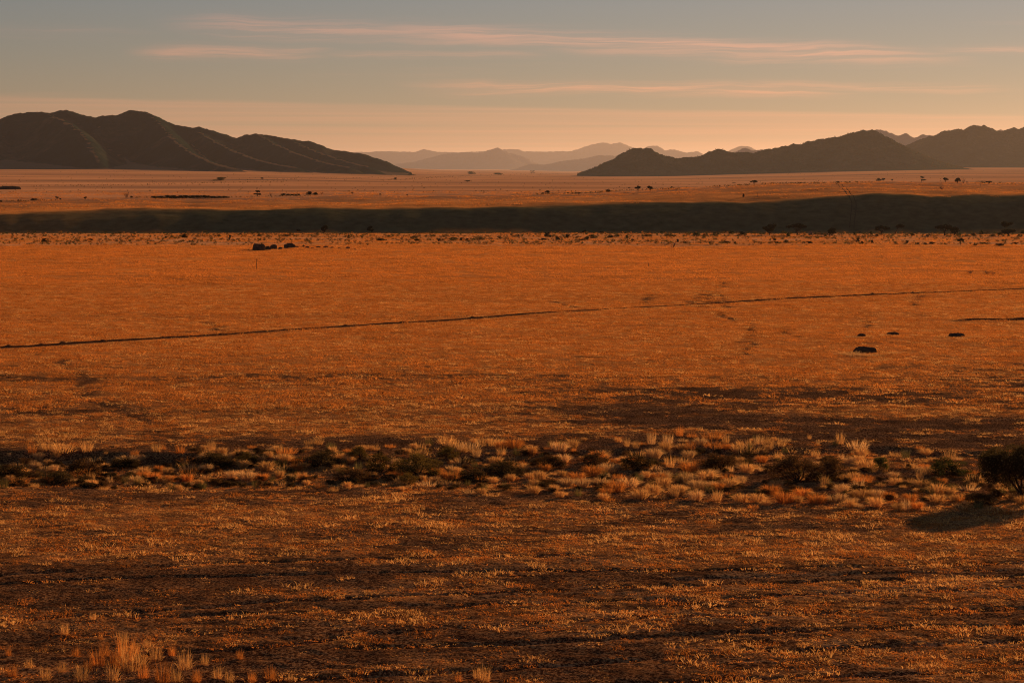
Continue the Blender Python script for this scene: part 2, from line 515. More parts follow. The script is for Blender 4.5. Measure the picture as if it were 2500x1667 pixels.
def mat_ground():
    m, T = material('ground_soil')
    geo = T.n('ShaderNodeNewGeometry')
    P = geo.outputs['Position']
    cv = T.n('ShaderNodeAttribute', attribute_name='cover').outputs['Fac']
    fz = T.n('ShaderNodeAttribute', attribute_name='farness').outputs['Fac']
    bed = T.n('ShaderNodeAttribute', attribute_name='bed').outputs['Fac']
    n1 = T.noise(P, 0.35, 6, 0.6)
    n2 = T.noise(P, 3.5, 5, 0.65)
    n3 = T.noise(T.mapping(P, (0.012, 0.03, 0.02)), 1.0, 6, 0.6)
    n4 = T.noise(T.mapping(P, (0.0014, 0.0042, 0.001)), 1.0, 9, 0.66)
    soil = T.ramp(n2, [(0.3, (0.045, 0.016, 0.008)), (0.52, (0.105, 0.038, 0.015)), (0.75, (0.24, 0.094, 0.036))])
    soil = T.mix(T.step(n1, 0.35, 0.75), soil, (0.125, 0.045, 0.018, 1))
    straw = T.ramp(n1, [(0.25, (0.42, 0.150, 0.032)), (0.5, (0.58, 0.215, 0.046)), (0.8, (0.69, 0.285, 0.072))])
    straw = T.mix(T.math('MULTIPLY', T.step(n3, 0.45, 0.68), 0.45), straw, (0.30, 0.105, 0.03, 1))
    n7 = T.noise(T.mapping(P, (0.07, 0.22, 0.1)), 1.0, 7, 0.68)
    straw = T.mix(T.math('MULTIPLY', T.step(n7, 0.50, 0.70), 0.4), straw, (0.24, 0.085, 0.025, 1))
    n5 = T.noise(P, 9.0, 4, 0.6)
    n6 = T.noise(P, 22.0, 3, 0.6)
    litter = T.math('MULTIPLY', T.step(T.math('MULTIPLY_ADD', n6, 0.6, n5), 0.76, 0.92), T.math('MULTIPLY_ADD', T.step(n1, 0.35, 0.65), 0.6, 0.4))
    soil = T.mix(T.step(n6, 0.35, 0.7), T.mix(1.0, soil, (0.55, 0.55, 0.55, 1), 'MULTIPLY'), soil)
    soil = T.mix(litter, soil, (0.62, 0.28, 0.095, 1))
    pale = T.n('ShaderNodeAttribute', attribute_name='pale').outputs['Fac']
    soil = T.mix(T.math('MULTIPLY', pale, T.step(n5, 0.38, 0.62)), soil, (0.62, 0.31, 0.115, 1))
    c = T.math('MULTIPLY', cv, T.math('MULTIPLY_ADD', T.step(n5, 0.35, 0.6), 0.55, 0.45))
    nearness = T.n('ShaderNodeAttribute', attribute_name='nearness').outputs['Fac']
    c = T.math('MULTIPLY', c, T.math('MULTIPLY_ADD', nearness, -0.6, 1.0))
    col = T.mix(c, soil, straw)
    # sand and scrub litter of the dry river bed
    sand = T.ramp(n1, [(0.3, (0.26, 0.12, 0.055)), (0.55, (0.48, 0.25, 0.12)), (0.8, (0.62, 0.38, 0.21))])
    col = T.mix(T.math('MULTIPLY', bed, 0.75), col, sand)
    # far grassland: straw with long stripes of greyer scrub
    far = T.ramp(n4, [(0.32, (0.23, 0.13, 0.075)), (0.44, (0.42, 0.20, 0.090)), (0.56, (0.60, 0.275, 0.115)), (0.72, (0.70, 0.35, 0.165))])
    col = T.mix(fz, col, far)
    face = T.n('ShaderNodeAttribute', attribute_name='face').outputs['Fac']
    bank_shade = T.ramp(n1, [(0.3, (0.068, 0.072, 0.033)), (0.7, (0.145, 0.142, 0.064))])
    col = T.mix(T.math('MULTIPLY', face, 0.92), col, bank_shade)  # bank face darkened: its shade is painted into the ground colour
    h = T.math('MULTIPLY_ADD', n2, 0.5, n1)
    dif = diffuse(T, col, h, 0.6, 0.10)
    # the nap of standing straw catches the low sun
    nap = T.math('MAXIMUM', T.math('MULTIPLY', T.math('MULTIPLY', c, 0.72), T.math('SUBTRACT', 1.0, fz)), T.math('MULTIPLY', fz, 0.29))
    nap = T.math('MULTIPLY', nap, T.math('SUBTRACT', 1.0, face))
    sh = T.n('ShaderNodeBsdfSheen', distribution='MICROFIBER')
    T.l(T.mix(1.0, col, T.comb(nap, nap, nap), 'MULTIPLY'), sh.inputs['Color'])
    sh.inputs['Roughness'].default_value = 0.7
    ad = T.n('ShaderNodeAddShader')
    T.l(dif, ad.inputs[0]); T.l(sh.outputs[0], ad.inputs[1])
    out_surface(T, ad.outputs[0])
    return m

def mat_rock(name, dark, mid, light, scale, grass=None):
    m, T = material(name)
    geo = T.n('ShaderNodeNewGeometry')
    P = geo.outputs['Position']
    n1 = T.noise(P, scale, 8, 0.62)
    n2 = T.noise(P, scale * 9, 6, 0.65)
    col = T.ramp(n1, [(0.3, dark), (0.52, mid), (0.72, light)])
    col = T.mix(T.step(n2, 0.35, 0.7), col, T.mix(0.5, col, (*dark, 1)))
    if grass is not None:        # dry-grass tone on gentle slopes, which also paints in their sunlit look
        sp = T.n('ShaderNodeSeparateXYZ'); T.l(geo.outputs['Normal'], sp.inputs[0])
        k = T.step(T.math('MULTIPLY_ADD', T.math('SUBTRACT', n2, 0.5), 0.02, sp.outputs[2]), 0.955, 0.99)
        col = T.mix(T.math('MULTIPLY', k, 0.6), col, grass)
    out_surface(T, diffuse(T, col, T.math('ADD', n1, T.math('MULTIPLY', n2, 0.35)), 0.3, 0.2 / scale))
    return m

def mat_leaf(name, a, b, trans=0.45):
    m, T = material(name)
    oi = T.n('ShaderNodeObjectInfo')
    geo = T.n('ShaderNodeNewGeometry')
    r1 = geo.outputs['Random Per Island']
    col = T.mix(r1, (*a, 1), (*b, 1))
    k = T.math('MULTIPLY_ADD', oi.outputs['Random'], 0.5, 0.75)
    col = T.mix(1.0, col, T.comb(k, k, k), 'MULTIPLY')
    d = T.n('ShaderNodeBsdfDiffuse'); T.l(col, d.inputs[0])
    t = T.n('ShaderNodeBsdfTranslucent'); T.l(col, t.inputs[0])
    mx = T.n('ShaderNodeMixShader'); mx.inputs[0].default_value = trans
    T.l(d.outputs[0], mx.inputs[1]); T.l(t.outputs[0], mx.inputs[2])
    out_surface(T, mx.outputs[0])
    return m

def mat_plain(name, a, b, scale=4.0):
    m, T = material(name)
    tc_ = T.n('ShaderNodeTexCoord')
    n = T.noise(tc_.outputs['Object'], scale, 5, 0.6)
    col = T.ramp(n, [(0.3, a), (0.7, b)])
    out_surface(T, diffuse(T, col, n, 0.5, 0.03))
    return m

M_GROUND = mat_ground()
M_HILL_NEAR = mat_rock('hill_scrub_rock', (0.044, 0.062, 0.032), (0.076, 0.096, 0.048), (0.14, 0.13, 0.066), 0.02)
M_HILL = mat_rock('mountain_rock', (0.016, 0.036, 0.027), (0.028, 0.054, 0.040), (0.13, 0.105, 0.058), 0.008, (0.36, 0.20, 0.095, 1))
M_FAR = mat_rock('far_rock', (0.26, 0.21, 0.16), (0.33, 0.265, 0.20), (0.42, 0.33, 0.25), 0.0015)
M_GRASS = mat_leaf('dry_grass', (0.54, 0.185, 0.033), (0.74, 0.30, 0.066), 0.5)
M_GRASS_RUST = mat_leaf('rusty_grass', (0.38, 0.125, 0.024), (0.58, 0.225, 0.05), 0.5)
M_GRASS_PALE = mat_leaf('pale_straw', (0.55, 0.29, 0.10), (0.78, 0.50, 0.21), 0.5)
M_GRASS_STRAW = mat_leaf('straw', (0.56, 0.27, 0.075), (0.76, 0.44, 0.15), 0.5)
M_GRASS_GREEN = mat_leaf('green_grass', (0.10, 0.085, 0.025), (0.22, 0.17, 0.055), 0.45)
M_BUSH = mat_leaf('bush_leaf_dark', (0.055, 0.034, 0.013), (0.115, 0.074, 0.028), 0.5)
M_BUSH_BROWN = mat_leaf('bush_twig_brown', (0.085, 0.043, 0.016), (0.17, 0.088, 0.032), 0.5)
M_BUSH_GREEN = mat_leaf('bush_leaf_green', (0.045, 0.050, 0.012), (0.11, 0.105, 0.025), 0.4)
M_BUSH_OLIVE = mat_leaf('bush_leaf_olive', (0.10, 0.065, 0.016), (0.21, 0.135, 0.03), 0.4)
M_ACACIA = mat_leaf('acacia_leaf', (0.065, 0.046, 0.016), (0.135, 0.094, 0.032), 0.55)
M_BARK = mat_plain('bark', (0.035, 0.022, 0.014), (0.075, 0.047, 0.03), 8)
M_BARE = mat_plain('bare_branch', (0.16, 0.09, 0.05), (0.26, 0.16, 0.09), 8)
M_TREE = mat_leaf('tree_leaf', (0.014, 0.013, 0.006), (0.034, 0.030, 0.012), 0.25)
M_BOULDER = mat_plain('boulder_rock', (0.040, 0.026, 0.018), (0.12, 0.072, 0.044), 2.6)
M_BLOCK = mat_plain('rendered_block', (0.20, 0.15, 0.11), (0.30, 0.23, 0.17), 3)
M_EARTH = mat_plain('bank_earth', (0.085, 0.035, 0.016), (0.16, 0.066, 0.028), 2.5)
M_TRACK = mat_plain('track_soil', (0.070, 0.052, 0.028), (0.12, 0.088, 0.046), 1.5)
M_WOOD = mat_plain('weathered_wood', (0.05, 0.035, 0.025), (0.10, 0.07, 0.05), 9)

# ------------------------------------------------------------------ ground sheet
def build_ground():
    a_f = np.linspace(-0.285, 0.285, 440)
    a_l = -0.285 - (np.geomspace(1, 1 + 2.856 / 0.02, 34)[1:] - 1) * 0.02
    a_l = np.clip(a_l, -math.pi, 0)
    A = np.concatenate([a_l[::-1][0:], a_f, -a_l])
    A = A[:-1]                                   # the last column closes on the first
    segs = [np.linspace(2, 52, 36)[:-1], np.geomspace(52, 132, 500)[:-1], np.geomspace(132, 535, 300)[:-1], np.geomspace(535, 600, 60)[:-1],
            np.geomspace(600, 900, 70)[:-1], np.geomspace(900, 8000, 170)[:-1], np.geomspace(8000, 62000, 70)]
    Rr = np.concatenate(segs)
    AA, RR = np.meshgrid(A, Rr)
    X = RR * np.sin(AA); Y = RR * np.cos(AA)
    Z = terrain(X, Y)
    GRID.update(A=A, R=Rr, Z=Z)
    nr, nc = X.shape
    v = np.stack([X, Y, Z], -1).reshape(-1, 3)
    v = np.concatenate([v, [[0, 0, 14.2]]])
    i = (np.arange(nr - 1)[:, None] * nc + np.arange(nc)[None, :])
    j = (np.arange(nr - 1)[:, None] * nc + (np.arange(nc)[None, :] + 1) % nc)
    q = np.stack([i, i + nc, j + nc, j], -1).reshape(-1, 4)[:, ::-1]
    c0 = np.arange(nc)
    t = np.stack([np.full(nc, nr * nc), (c0 + 1) % nc, c0], -1)
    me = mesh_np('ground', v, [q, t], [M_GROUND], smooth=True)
    cv = cover(v[:, 0], v[:, 1])
    fz = sstep(v[:, 1], 560, 760)
    fz = np.where(v[:, 1] < 0, 1, fz)
    bed = sstep(v[:, 1], 446, 456) * sstep(v[:, 1], 550, 540) * np.clip(0.55 + 0.9 * fbm(v[:, 0] * 0.02, v[:, 1] * 0.13, 3, 81), 0, 1)
    xpv = CX + F * v[:, 0] / np.maximum(v[:, 1], 1)
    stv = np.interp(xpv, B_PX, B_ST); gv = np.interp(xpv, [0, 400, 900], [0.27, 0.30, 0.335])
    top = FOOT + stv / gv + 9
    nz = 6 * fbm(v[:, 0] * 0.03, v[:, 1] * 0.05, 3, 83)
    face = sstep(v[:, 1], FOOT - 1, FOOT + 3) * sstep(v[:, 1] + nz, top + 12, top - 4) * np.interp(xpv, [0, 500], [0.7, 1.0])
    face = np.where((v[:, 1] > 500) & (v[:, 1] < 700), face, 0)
    ypv = HY + F * H / np.maximum(v[:, 1], 5)
    pale = sstep(0.5 * fbm(v[:, 0] * 0.09, v[:, 1] * 0.35, 3, 87) + 0.45 * perlin(v[:, 0] * 0.5, v[:, 1] * 1.6, 88) + 0.35 * perlin(v[:, 0] * 1.6, v[:, 1] * 3.5, 89), 0.02, 0.42)
    pale = pale * np.interp(ypv, [1180, 1300, 1420], [0.15, 0.5, 1.0]) * (0.3 + 0.7 * sstep(xpv, 700, 1800))
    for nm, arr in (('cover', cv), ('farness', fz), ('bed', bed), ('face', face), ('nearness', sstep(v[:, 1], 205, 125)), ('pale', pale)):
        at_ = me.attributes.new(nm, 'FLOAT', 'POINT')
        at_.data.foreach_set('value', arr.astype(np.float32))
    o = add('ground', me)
    # make sure it faces up
    if me.polygons[1000].normal.z < 0:
        me.flip_normals()
    tag(o, 'wide dry orange grass plain with a dark bank and far flats', None, None, 'structure')
    return o
build_ground()

# ------------------------------------------------------------------ mountains
def mountain(name, label, crest, D, spurs, mat, base_py, nx=420, ny=110, front=2.6, back=2.2, rough=0.07, wk=2.3, seed=0, auto=0, skew=0.55, dslope=0.0, expo=1.5, fan=0.0):
    """crest: photo outline of the ridge; the ridge stands at distance D (+ dslope per photo pixel)."""
    g = np.random.default_rng(100 + seed)
    crest = sorted(crest)
    cx_ = np.array([c[0] for c in crest], float); cy_ = np.array([c[1] for c in crest], float)
    xs = np.unique(np.concatenate([cx_, np.linspace(cx_[0], cx_[-1], 60)]))
    ys = np.interp(xs, cx_, cy_)
    Dv = D + dslope * (xs - cx_.mean())
    pts = np.stack([(xs - CX) / F * Dv, Dv, H - (ys - HY) / F * Dv], -1)
    zb = H - (base_py - HY) / F * D
    ridge = [pts]
    for sp in spurs:                              # (x, y, share of the way to the camera-side foot)
        P = []
        for (x, y, dd) in sp:
            P.append(at(x, y, D - dd))
        P = np.array(P)
        tt = np.linspace(0, len(P) - 1, 3 * len(P) - 2)
        sm = np.stack([np.interp(tt, np.arange(len(P)), P[:, k]) for k in range(3)], -1)
        sm[1:-1] = 0.25 * sm[:-2] + 0.5 * sm[1:-1] + 0.25 * sm[2:]
        ridge.append(sm)
    hmax = max(20.0, pts[:, 2].max() - zb)
    for k in range(auto):                         # side ridges running down towards the plain
        i0 = int(g.uniform(0.02, 0.98) * (len(pts) - 1))
        p0 = pts[i0]
        hh = max(0.0, p0[2] - zb)
        L = hh * g.uniform(1.3, 2.3)
        side = g.uniform(-0.6, 1.0) * skew
        t = np.linspace(0, 1, 9)
        wig = hh * 0.12 * np.sin(t * g.uniform(3, 7) + g.uniform(0, 6))
        sgn = -1 if k % 5 else 1
        ridge.append(np.stack([p0[0] + side * L * t + wig * t, p0[1] + sgn * L * t, zb + hh * ((1 - t) ** 1.25) * 0.97 - 2 * t], -1))
    rp = np.concatenate(ridge)
    rh = np.maximum(rp[:, 2] - terrain(rp[:, 0], rp[:, 1]), 0.0)
    n_c = len(pts); n_s = sum(len(r_) for r_ in ridge[1:1 + len(spurs)])
    wkv = np.full(len(rp), wk); wkv[n_c:n_c + n_s] = wk * 0.62
    x0, x1 = pts[:, 0].min() - hmax * 0.6, pts[:, 0].max() + hmax * 0.6
    gx = np.linspace(x0, x1, nx); gy = np.linspace(Dv.min() - hmax * front, Dv.max() + hmax * back, ny)
    GX, GY = np.meshgrid(gx, gy)
    wx = GX + hmax * 0.05 * fbm(GX * 5 / hmax, GY * 5 / hmax, 3, seed + 5)
    hgt = np.zeros(GX.shape)
    flat_x, flat_y = wx.ravel(), GY.ravel()
    res = np.zeros(flat_x.shape)
    wr = rh * wkv + hmax * 0.05
    starts, o_ = [], 0
    for r_ in ridge:
        starts += list(range(o_, o_ + len(r_) - 1)); o_ += len(r_)
    i0 = np.array(starts); i1 = i0 + 1
    ax, ay = rp[i0, 0], rp[i0, 1]
    ex, ey = rp[i1, 0] - ax, rp[i1, 1] - ay
    e2 = ex * ex + ey * ey + 1e-6
    for c in range(0, len(flat_x), 8000):
        dx = flat_x[c:c + 8000, None] - ax[None, :]; dy = flat_y[c:c + 8000, None] - ay[None, :]
        u = np.clip((dx * ex + dy * ey) / e2, 0, 1)
        eps = hmax * (0.10 if fan > 0.2 else 0.05)                        # rounded, not knife-edged, crests
        d = np.sqrt((dx - u * ex) ** 2 + (dy - u * ey) ** 2 + eps * eps) - eps
        hh_ = rh[i0] + u * (rh[i1] - rh[i0]); ww_ = wr[i0] + u * (wr[i1] - wr[i0])
        t = np.clip(1 - d / ww_, 0, 1)
        v_ = (1 - fan) * t ** expo
        if fan > 0: v_ = v_ + fan * np.clip(1 - d / (ww_ * 2.8), 0, 1) ** 1.7
        res[c:c + 8000] = (hh_ * v_).max(1)
    hgt = res.reshape(GX.shape)
    if fan > 0.2:
        for _ in range(8):
            hgt[1:-1, 1:-1] = 0.5 * hgt[1:-1, 1:-1] + 0.125 * (hgt[:-2, 1:-1] + hgt[2:, 1:-1] + hgt[1:-1, :-2] + hgt[1:-1, 2:])
    k = np.clip(hgt / hmax, 0, 1)
    n = fbm(GX * 6 / hmax, GY * 6 / hmax, 5, seed + 9, 0.55)
    rid = 1 - np.abs(fbm(GX * 3.2 / hmax, GY * 3.2 / hmax, 4, seed + 19, 0.5))
    hgt = hgt + hmax * rough * (n * 0.45 + (rid - 0.85)) * np.sqrt(k + 0.02) * sstep(k, 0.03, 0.28)
    Z = terrain(GX, GY) + hgt - 1.5 - hmax * 0.02 * (hgt < hmax * 0.004)
    v = np.stack([GX, GY, Z], -1).reshape(-1, 3)
    i = np.arange(ny - 1)[:, None] * nx + np.arange(nx - 1)[None, :]
    q = np.stack([i, i + 1, i + nx + 1, i + nx], -1).reshape(-1, 4)
    me = mesh_np(name, v, [q], [mat], smooth=True)
    o = add(name, me)
    tag(o, label, None, None, 'structure')
    return GX, GY, Z

L_CREST = [(-520, 372), (-420, 340), (-330, 318), (-240, 300), (-150, 310), (-70, 300), (0, 290), (17, 283), (34, 279), (49, 271), (68, 270), (77, 272), (98, 270), (115, 273), (132, 273), (155, 265), (172, 269), (191, 279), (200, 282), (208, 279), (232, 287), (251, 280), (272, 277), (283, 279), (306, 273), (325, 265), (353, 271), (374, 286), (404, 296), (429, 304), (451, 306), (466, 310), (483, 307), (510, 313), (544, 325), (576, 336), (608, 324), (625, 323), (634, 327), (663, 329), (702, 335), (757, 342), (808, 364), (833, 364), (884, 372), (918, 382)]
mountain('mountain_range', 'large dark mountain range with sunlit spurs on the left horizon', L_CREST, 4300,
         [[(353, 271, 0), (378, 290, 56), (404, 312, 165), (425, 342, 330), (470, 373, 540), (525, 398, 795), (570, 408, 1018)],
          [(466, 310, 0), (500, 328, 75), (545, 354, 241), (600, 378, 445), (660, 396, 668), (720, 405, 827)],
          [(625, 323, 0), (648, 336, 56), (690, 358, 209), (745, 380, 393), (800, 396, 572), (850, 405, 700)],
          [(100, 272, 0), (125, 280, 56), (165, 296, 165), (200, 322, 305), (225, 360, 445), (240, 395, 572)],
          [(272, 277, 0), (240, 310, 101), (200, 360, 209), (190, 395, 286)],
          [(30, 282, 0), (10, 330, 127), (-20, 390, 266)],
          [(702, 335, 0), (735, 352, 75), (790, 374, 241), (850, 393, 413), (900, 404, 540)]],
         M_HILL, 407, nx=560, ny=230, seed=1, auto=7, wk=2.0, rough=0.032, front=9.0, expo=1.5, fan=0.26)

A_CREST = [(700, 385), (800, 376), (870, 371), (902, 371), (933, 369), (1011, 371), (1035, 364), (1069, 371), (1123, 372), (1143, 371), (1181, 369), (1232, 364), (1266, 365), (1280, 370), (1330, 370), (1392, 369), (1415, 364), (1439, 354), (1466, 349), (1480, 348), (1486, 354), (1492, 352), (1512, 347), (1521, 351), (1545, 360), (1570, 366), (1600, 374)]
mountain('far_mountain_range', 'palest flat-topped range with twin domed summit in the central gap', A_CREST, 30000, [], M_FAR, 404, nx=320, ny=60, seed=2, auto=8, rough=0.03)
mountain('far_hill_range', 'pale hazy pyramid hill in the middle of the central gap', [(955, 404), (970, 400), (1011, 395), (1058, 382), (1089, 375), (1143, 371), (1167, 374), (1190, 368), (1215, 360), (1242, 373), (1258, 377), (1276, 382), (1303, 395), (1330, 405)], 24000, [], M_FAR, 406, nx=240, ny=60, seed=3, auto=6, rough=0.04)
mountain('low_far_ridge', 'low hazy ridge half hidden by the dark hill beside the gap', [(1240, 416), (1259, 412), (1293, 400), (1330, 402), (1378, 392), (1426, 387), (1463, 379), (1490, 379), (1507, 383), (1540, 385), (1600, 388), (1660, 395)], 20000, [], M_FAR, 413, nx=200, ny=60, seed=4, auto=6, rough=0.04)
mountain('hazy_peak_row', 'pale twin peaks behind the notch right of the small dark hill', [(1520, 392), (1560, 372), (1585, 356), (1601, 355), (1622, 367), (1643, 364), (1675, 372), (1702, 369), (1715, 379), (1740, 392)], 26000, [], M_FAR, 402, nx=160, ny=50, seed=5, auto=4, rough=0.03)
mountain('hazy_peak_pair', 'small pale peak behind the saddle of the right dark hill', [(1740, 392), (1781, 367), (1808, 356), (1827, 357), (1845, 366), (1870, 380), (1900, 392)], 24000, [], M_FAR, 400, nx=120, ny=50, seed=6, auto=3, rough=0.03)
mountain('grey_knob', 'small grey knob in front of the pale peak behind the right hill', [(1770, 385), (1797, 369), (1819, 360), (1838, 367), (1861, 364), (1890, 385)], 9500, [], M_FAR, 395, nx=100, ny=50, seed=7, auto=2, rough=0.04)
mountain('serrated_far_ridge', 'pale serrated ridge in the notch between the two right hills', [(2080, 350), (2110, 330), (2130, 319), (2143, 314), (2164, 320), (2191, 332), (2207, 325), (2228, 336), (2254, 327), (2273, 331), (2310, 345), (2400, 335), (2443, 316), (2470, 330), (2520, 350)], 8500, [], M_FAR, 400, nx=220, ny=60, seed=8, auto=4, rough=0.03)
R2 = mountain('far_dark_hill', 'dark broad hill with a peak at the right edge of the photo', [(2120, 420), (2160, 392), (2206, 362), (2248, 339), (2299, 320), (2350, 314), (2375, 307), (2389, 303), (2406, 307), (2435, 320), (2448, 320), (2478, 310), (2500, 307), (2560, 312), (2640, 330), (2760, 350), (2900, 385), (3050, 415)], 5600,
         [[(2500, 307, 0), (2450, 345, 110), (2380, 378, 220), (2330, 405, 320)], [(2389, 303, 0), (2360, 350, 120), (2330, 395, 230)]], M_HILL_NEAR, 415, nx=360, ny=110, seed=9, auto=7, rough=0.05, fan=0.10, front=4.0)
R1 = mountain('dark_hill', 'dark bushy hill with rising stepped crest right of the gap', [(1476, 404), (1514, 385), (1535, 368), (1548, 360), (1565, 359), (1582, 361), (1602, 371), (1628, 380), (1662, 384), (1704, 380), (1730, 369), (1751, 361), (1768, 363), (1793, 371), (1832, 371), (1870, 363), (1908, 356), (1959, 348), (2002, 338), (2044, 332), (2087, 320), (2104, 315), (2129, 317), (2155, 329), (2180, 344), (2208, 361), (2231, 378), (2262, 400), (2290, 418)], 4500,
         [[(2104, 315, 0), (2060, 350, 60), (2080, 390, 130), (2110, 410, 190)], [(1751, 361, 0), (1730, 395, 60), (1700, 420, 110)], [(1908, 356, 0), (1930, 390, 60), (1900, 415, 120)]], M_HILL_NEAR, 424, nx=480, ny=130, seed=10, auto=9, rough=0.05, fan=0.05, front=4.0)

# ------------------------------------------------------------------ scattering (grass, scrub nobody could count)
def scatter(name, label, pos, rotz, scale, protos, idx, tilt=None, cat=None):
    col = bpy.data.collections.new(name + '_kinds')
    for k, me in enumerate(protos):
        po = bpy.data.objects.new(f'{name}_kind_{k:02d}', me)
        col.objects.link(po)
    me = bpy.data.meshes.new(name)
    n = len(pos)
    me.vertices.add(n)
    me.vertices.foreach_set('co', np.asarray(pos, np.float32).ravel())
    rot = np.zeros((n, 3), np.float32); rot[:, 2] = rotz
    if tilt is not None: rot[:, :2] = tilt
    a = me.attributes.new('rot', 'FLOAT_VECTOR', 'POINT'); a.data.foreach_set('vector', rot.ravel())
    scale = np.asarray(scale, np.float32)
    if scale.ndim == 1: scale = np.repeat(scale[:, None], 3, 1)
    a = me.attributes.new('scl', 'FLOAT_VECTOR', 'POINT'); a.data.foreach_set('vector', np.ascontiguousarray(scale).ravel())
    a = me.attributes.new('pick', 'INT', 'POINT'); a.data.foreach_set('value', np.asarray(idx, np.int32))
    o = add(name, me)
    ng = bpy.data.node_groups.new(name + '_scatter', 'GeometryNodeTree')
    ng.interface.new_socket('Geometry', in_out='INPUT', socket_type='NodeSocketGeometry')
    ng.interface.new_socket('Geometry', in_out='OUTPUT', socket_type='NodeSocketGeometry')
    T = NT(ng)
    gi = T.n('NodeGroupInput'); go = T.n('NodeGroupOutput')
    ci = T.n('GeometryNodeCollectionInfo')
    ci.inputs['Collection'].default_value = col
    ci.inputs['Separate Children'].default_value = True
    ci.inputs['Reset Children'].default_value = True
    ip = T.n('GeometryNodeInstanceOnPoints')
    ip.inputs['Pick Instance'].default_value = True
    def named(nm, dt):
        nd = T.n('GeometryNodeInputNamedAttribute', data_type=dt)
        nd.inputs['Name'].default_value = nm
        return nd.outputs['Attribute']
    T.l(gi.outputs[0], ip.inputs['Points'])
    T.l(ci.outputs[0], ip.inputs['Instance'])
    T.l(named('pick', 'INT'), ip.inputs['Instance Index'])
    T.l(named('rot', 'FLOAT_VECTOR'), ip.inputs['Rotation'])
    T.l(named('scl', 'FLOAT_VECTOR'), ip.inputs['Scale'])
    T.l(ip.outputs[0], go.inputs[0])
    md = o.modifiers.new('scatter', 'NODES')
    md.node_group = ng
    tag(o, label, cat, None, 'stuff')
    return o

def tuft_mesh(name, n, hgt, spread, lean, width, mats, seed, green=0):
    g = np.random.default_rng(seed)
    b = MB()
    r = spread * np.sqrt(g.uniform(0, 1, n)); a = g.uniform(0, 2 * math.pi, n)
    base = np.stack([r * np.cos(a), r * np.sin(a), np.full(n, -0.03)], -1)
    h = hgt * g.uniform(0.45, 1.0, n)
    out = lean * g.uniform(0.2, 1.0, n)
    a2 = a + g.normal(0, 0.5, n)
    tip = base + np.stack([np.cos(a2) * out, np.sin(a2) * out, h], -1)
    bend = np.stack([-np.cos(a2) * out * 0.2, -np.sin(a2) * out * 0.2, h * 0.08], -1)
    b.blades(base, tip, np.full(n, width) * g.uniform(0.7, 1.3, n), bend, g)
    return b.mesh(name, mats)

def patch_mesh(name, tufts, radius, n, hgt, spread, lean, width, mats, seed):
    """a few tufts standing close together"""
    g = np.random.default_rng(seed)
    b = MB()
    for k in range(tufts):
        r0, a0 = radius * math.sqrt(g.uniform(0, 1)), g.uniform(0, 6.28)
        hs = g.uniform(0.55, 1.25)
        r = spread * np.sqrt(g.uniform(0, 1, n)); a = g.uniform(0, 2 * math.pi, n)
        base = np.stack([r0 * math.cos(a0) + r * np.cos(a), r0 * math.sin(a0) + r * np.sin(a), np.full(n, -0.04)], -1)
        h = hgt * hs * g.uniform(0.45, 1.0, n)
        out = lean * hs * g.uniform(0.2, 1.0, n)
        a2 = a + g.normal(0, 0.5, n)
        tip = base + np.stack([np.cos(a2) * out, np.sin(a2) * out, h], -1)
        bend = np.stack([-np.cos(a2) * out * 0.2, -np.sin(a2) * out * 0.2, h * 0.08], -1)
        b.blades(base, tip, np.full(n, width) * g.uniform(0.7, 1.3, n), bend, g)
    return b.mesh(name, mats)

SHORT = [patch_mesh('short_grass', 13, 0.55, 7, (0.05, 0.065, 0.08, 0.06, 0.11, 0.17)[k], 0.08, (0.09, 0.10, 0.12, 0.10, 0.12, 0.14)[k], 0.0105, [[M_GRASS_STRAW, M_GRASS, M_GRASS_STRAW, M_GRASS, M_GRASS_RUST, M_GRASS_STRAW][k]], 20 + k) for k in range(6)]
MIDT = [patch_mesh('mid_grass', 8, 0.75, 8, 0.10 + 0.02 * k, 0.18, 0.18, 0.017, [[M_GRASS, M_GRASS_RUST, M_GRASS_STRAW, M_GRASS, M_GRASS_RUST][k]], 30 + k) for k in range(5)]
FART = [patch_mesh('far_grass', 14, 2.2, 9, 0.16 + 0.03 * k, 0.50, 0.30, 0.04, [M_GRASS], 40 + k) for k in range(4)]
RIMT = [patch_mesh('rim_grass', 8, 1.9, 8, 0.20 + 0.03 * k, 0.45, 0.30, 0.05, [M_GRASS], 50 + k) for k in range(4)]

def wedge(n, r0, r1, half=0.268):
    r = np.sqrt(rng.uniform(r0 * r0, r1 * r1, n)); a = rng.uniform(-half, half, n)
    return r * np.sin(a), r * np.cos(a)

def field(name, label, n, r0, r1, protos, smin, smax, power=1.0, keep=None, slope=False, pick=None):
    X, Y = wedge(n, r0, r1)
    p = cover(X, Y) ** power
    if keep is not None: p = keep(X, Y, p)
    k = rng.uniform(0, 1, n) < p
    X, Y = X[k], Y[k]
    Z = ground_z(X, Y)
    m = len(X)
    s = rng.uniform(smin, smax, m) * (0.75 + 0.5 * np.clip(0.5 + fbm(X * 0.2, Y * 0.25, 2, 90), 0, 1))
    tilt = None
    if slope:
        e = 1.5
        tilt = np.stack([np.arctan((ground_z(X, Y + e) - ground_z(X, Y - e)) / (2 * e)), -np.arctan((ground_z(X + e, Y) - ground_z(X - e, Y)) / (2 * e))], -1)
    return scatter(name, label, np.stack([X, Y, Z], -1), rng.uniform(0, 6.28, m) if not slope else np.zeros(m), s, protos, rng.choice(len(protos), m, p=pick), tilt)

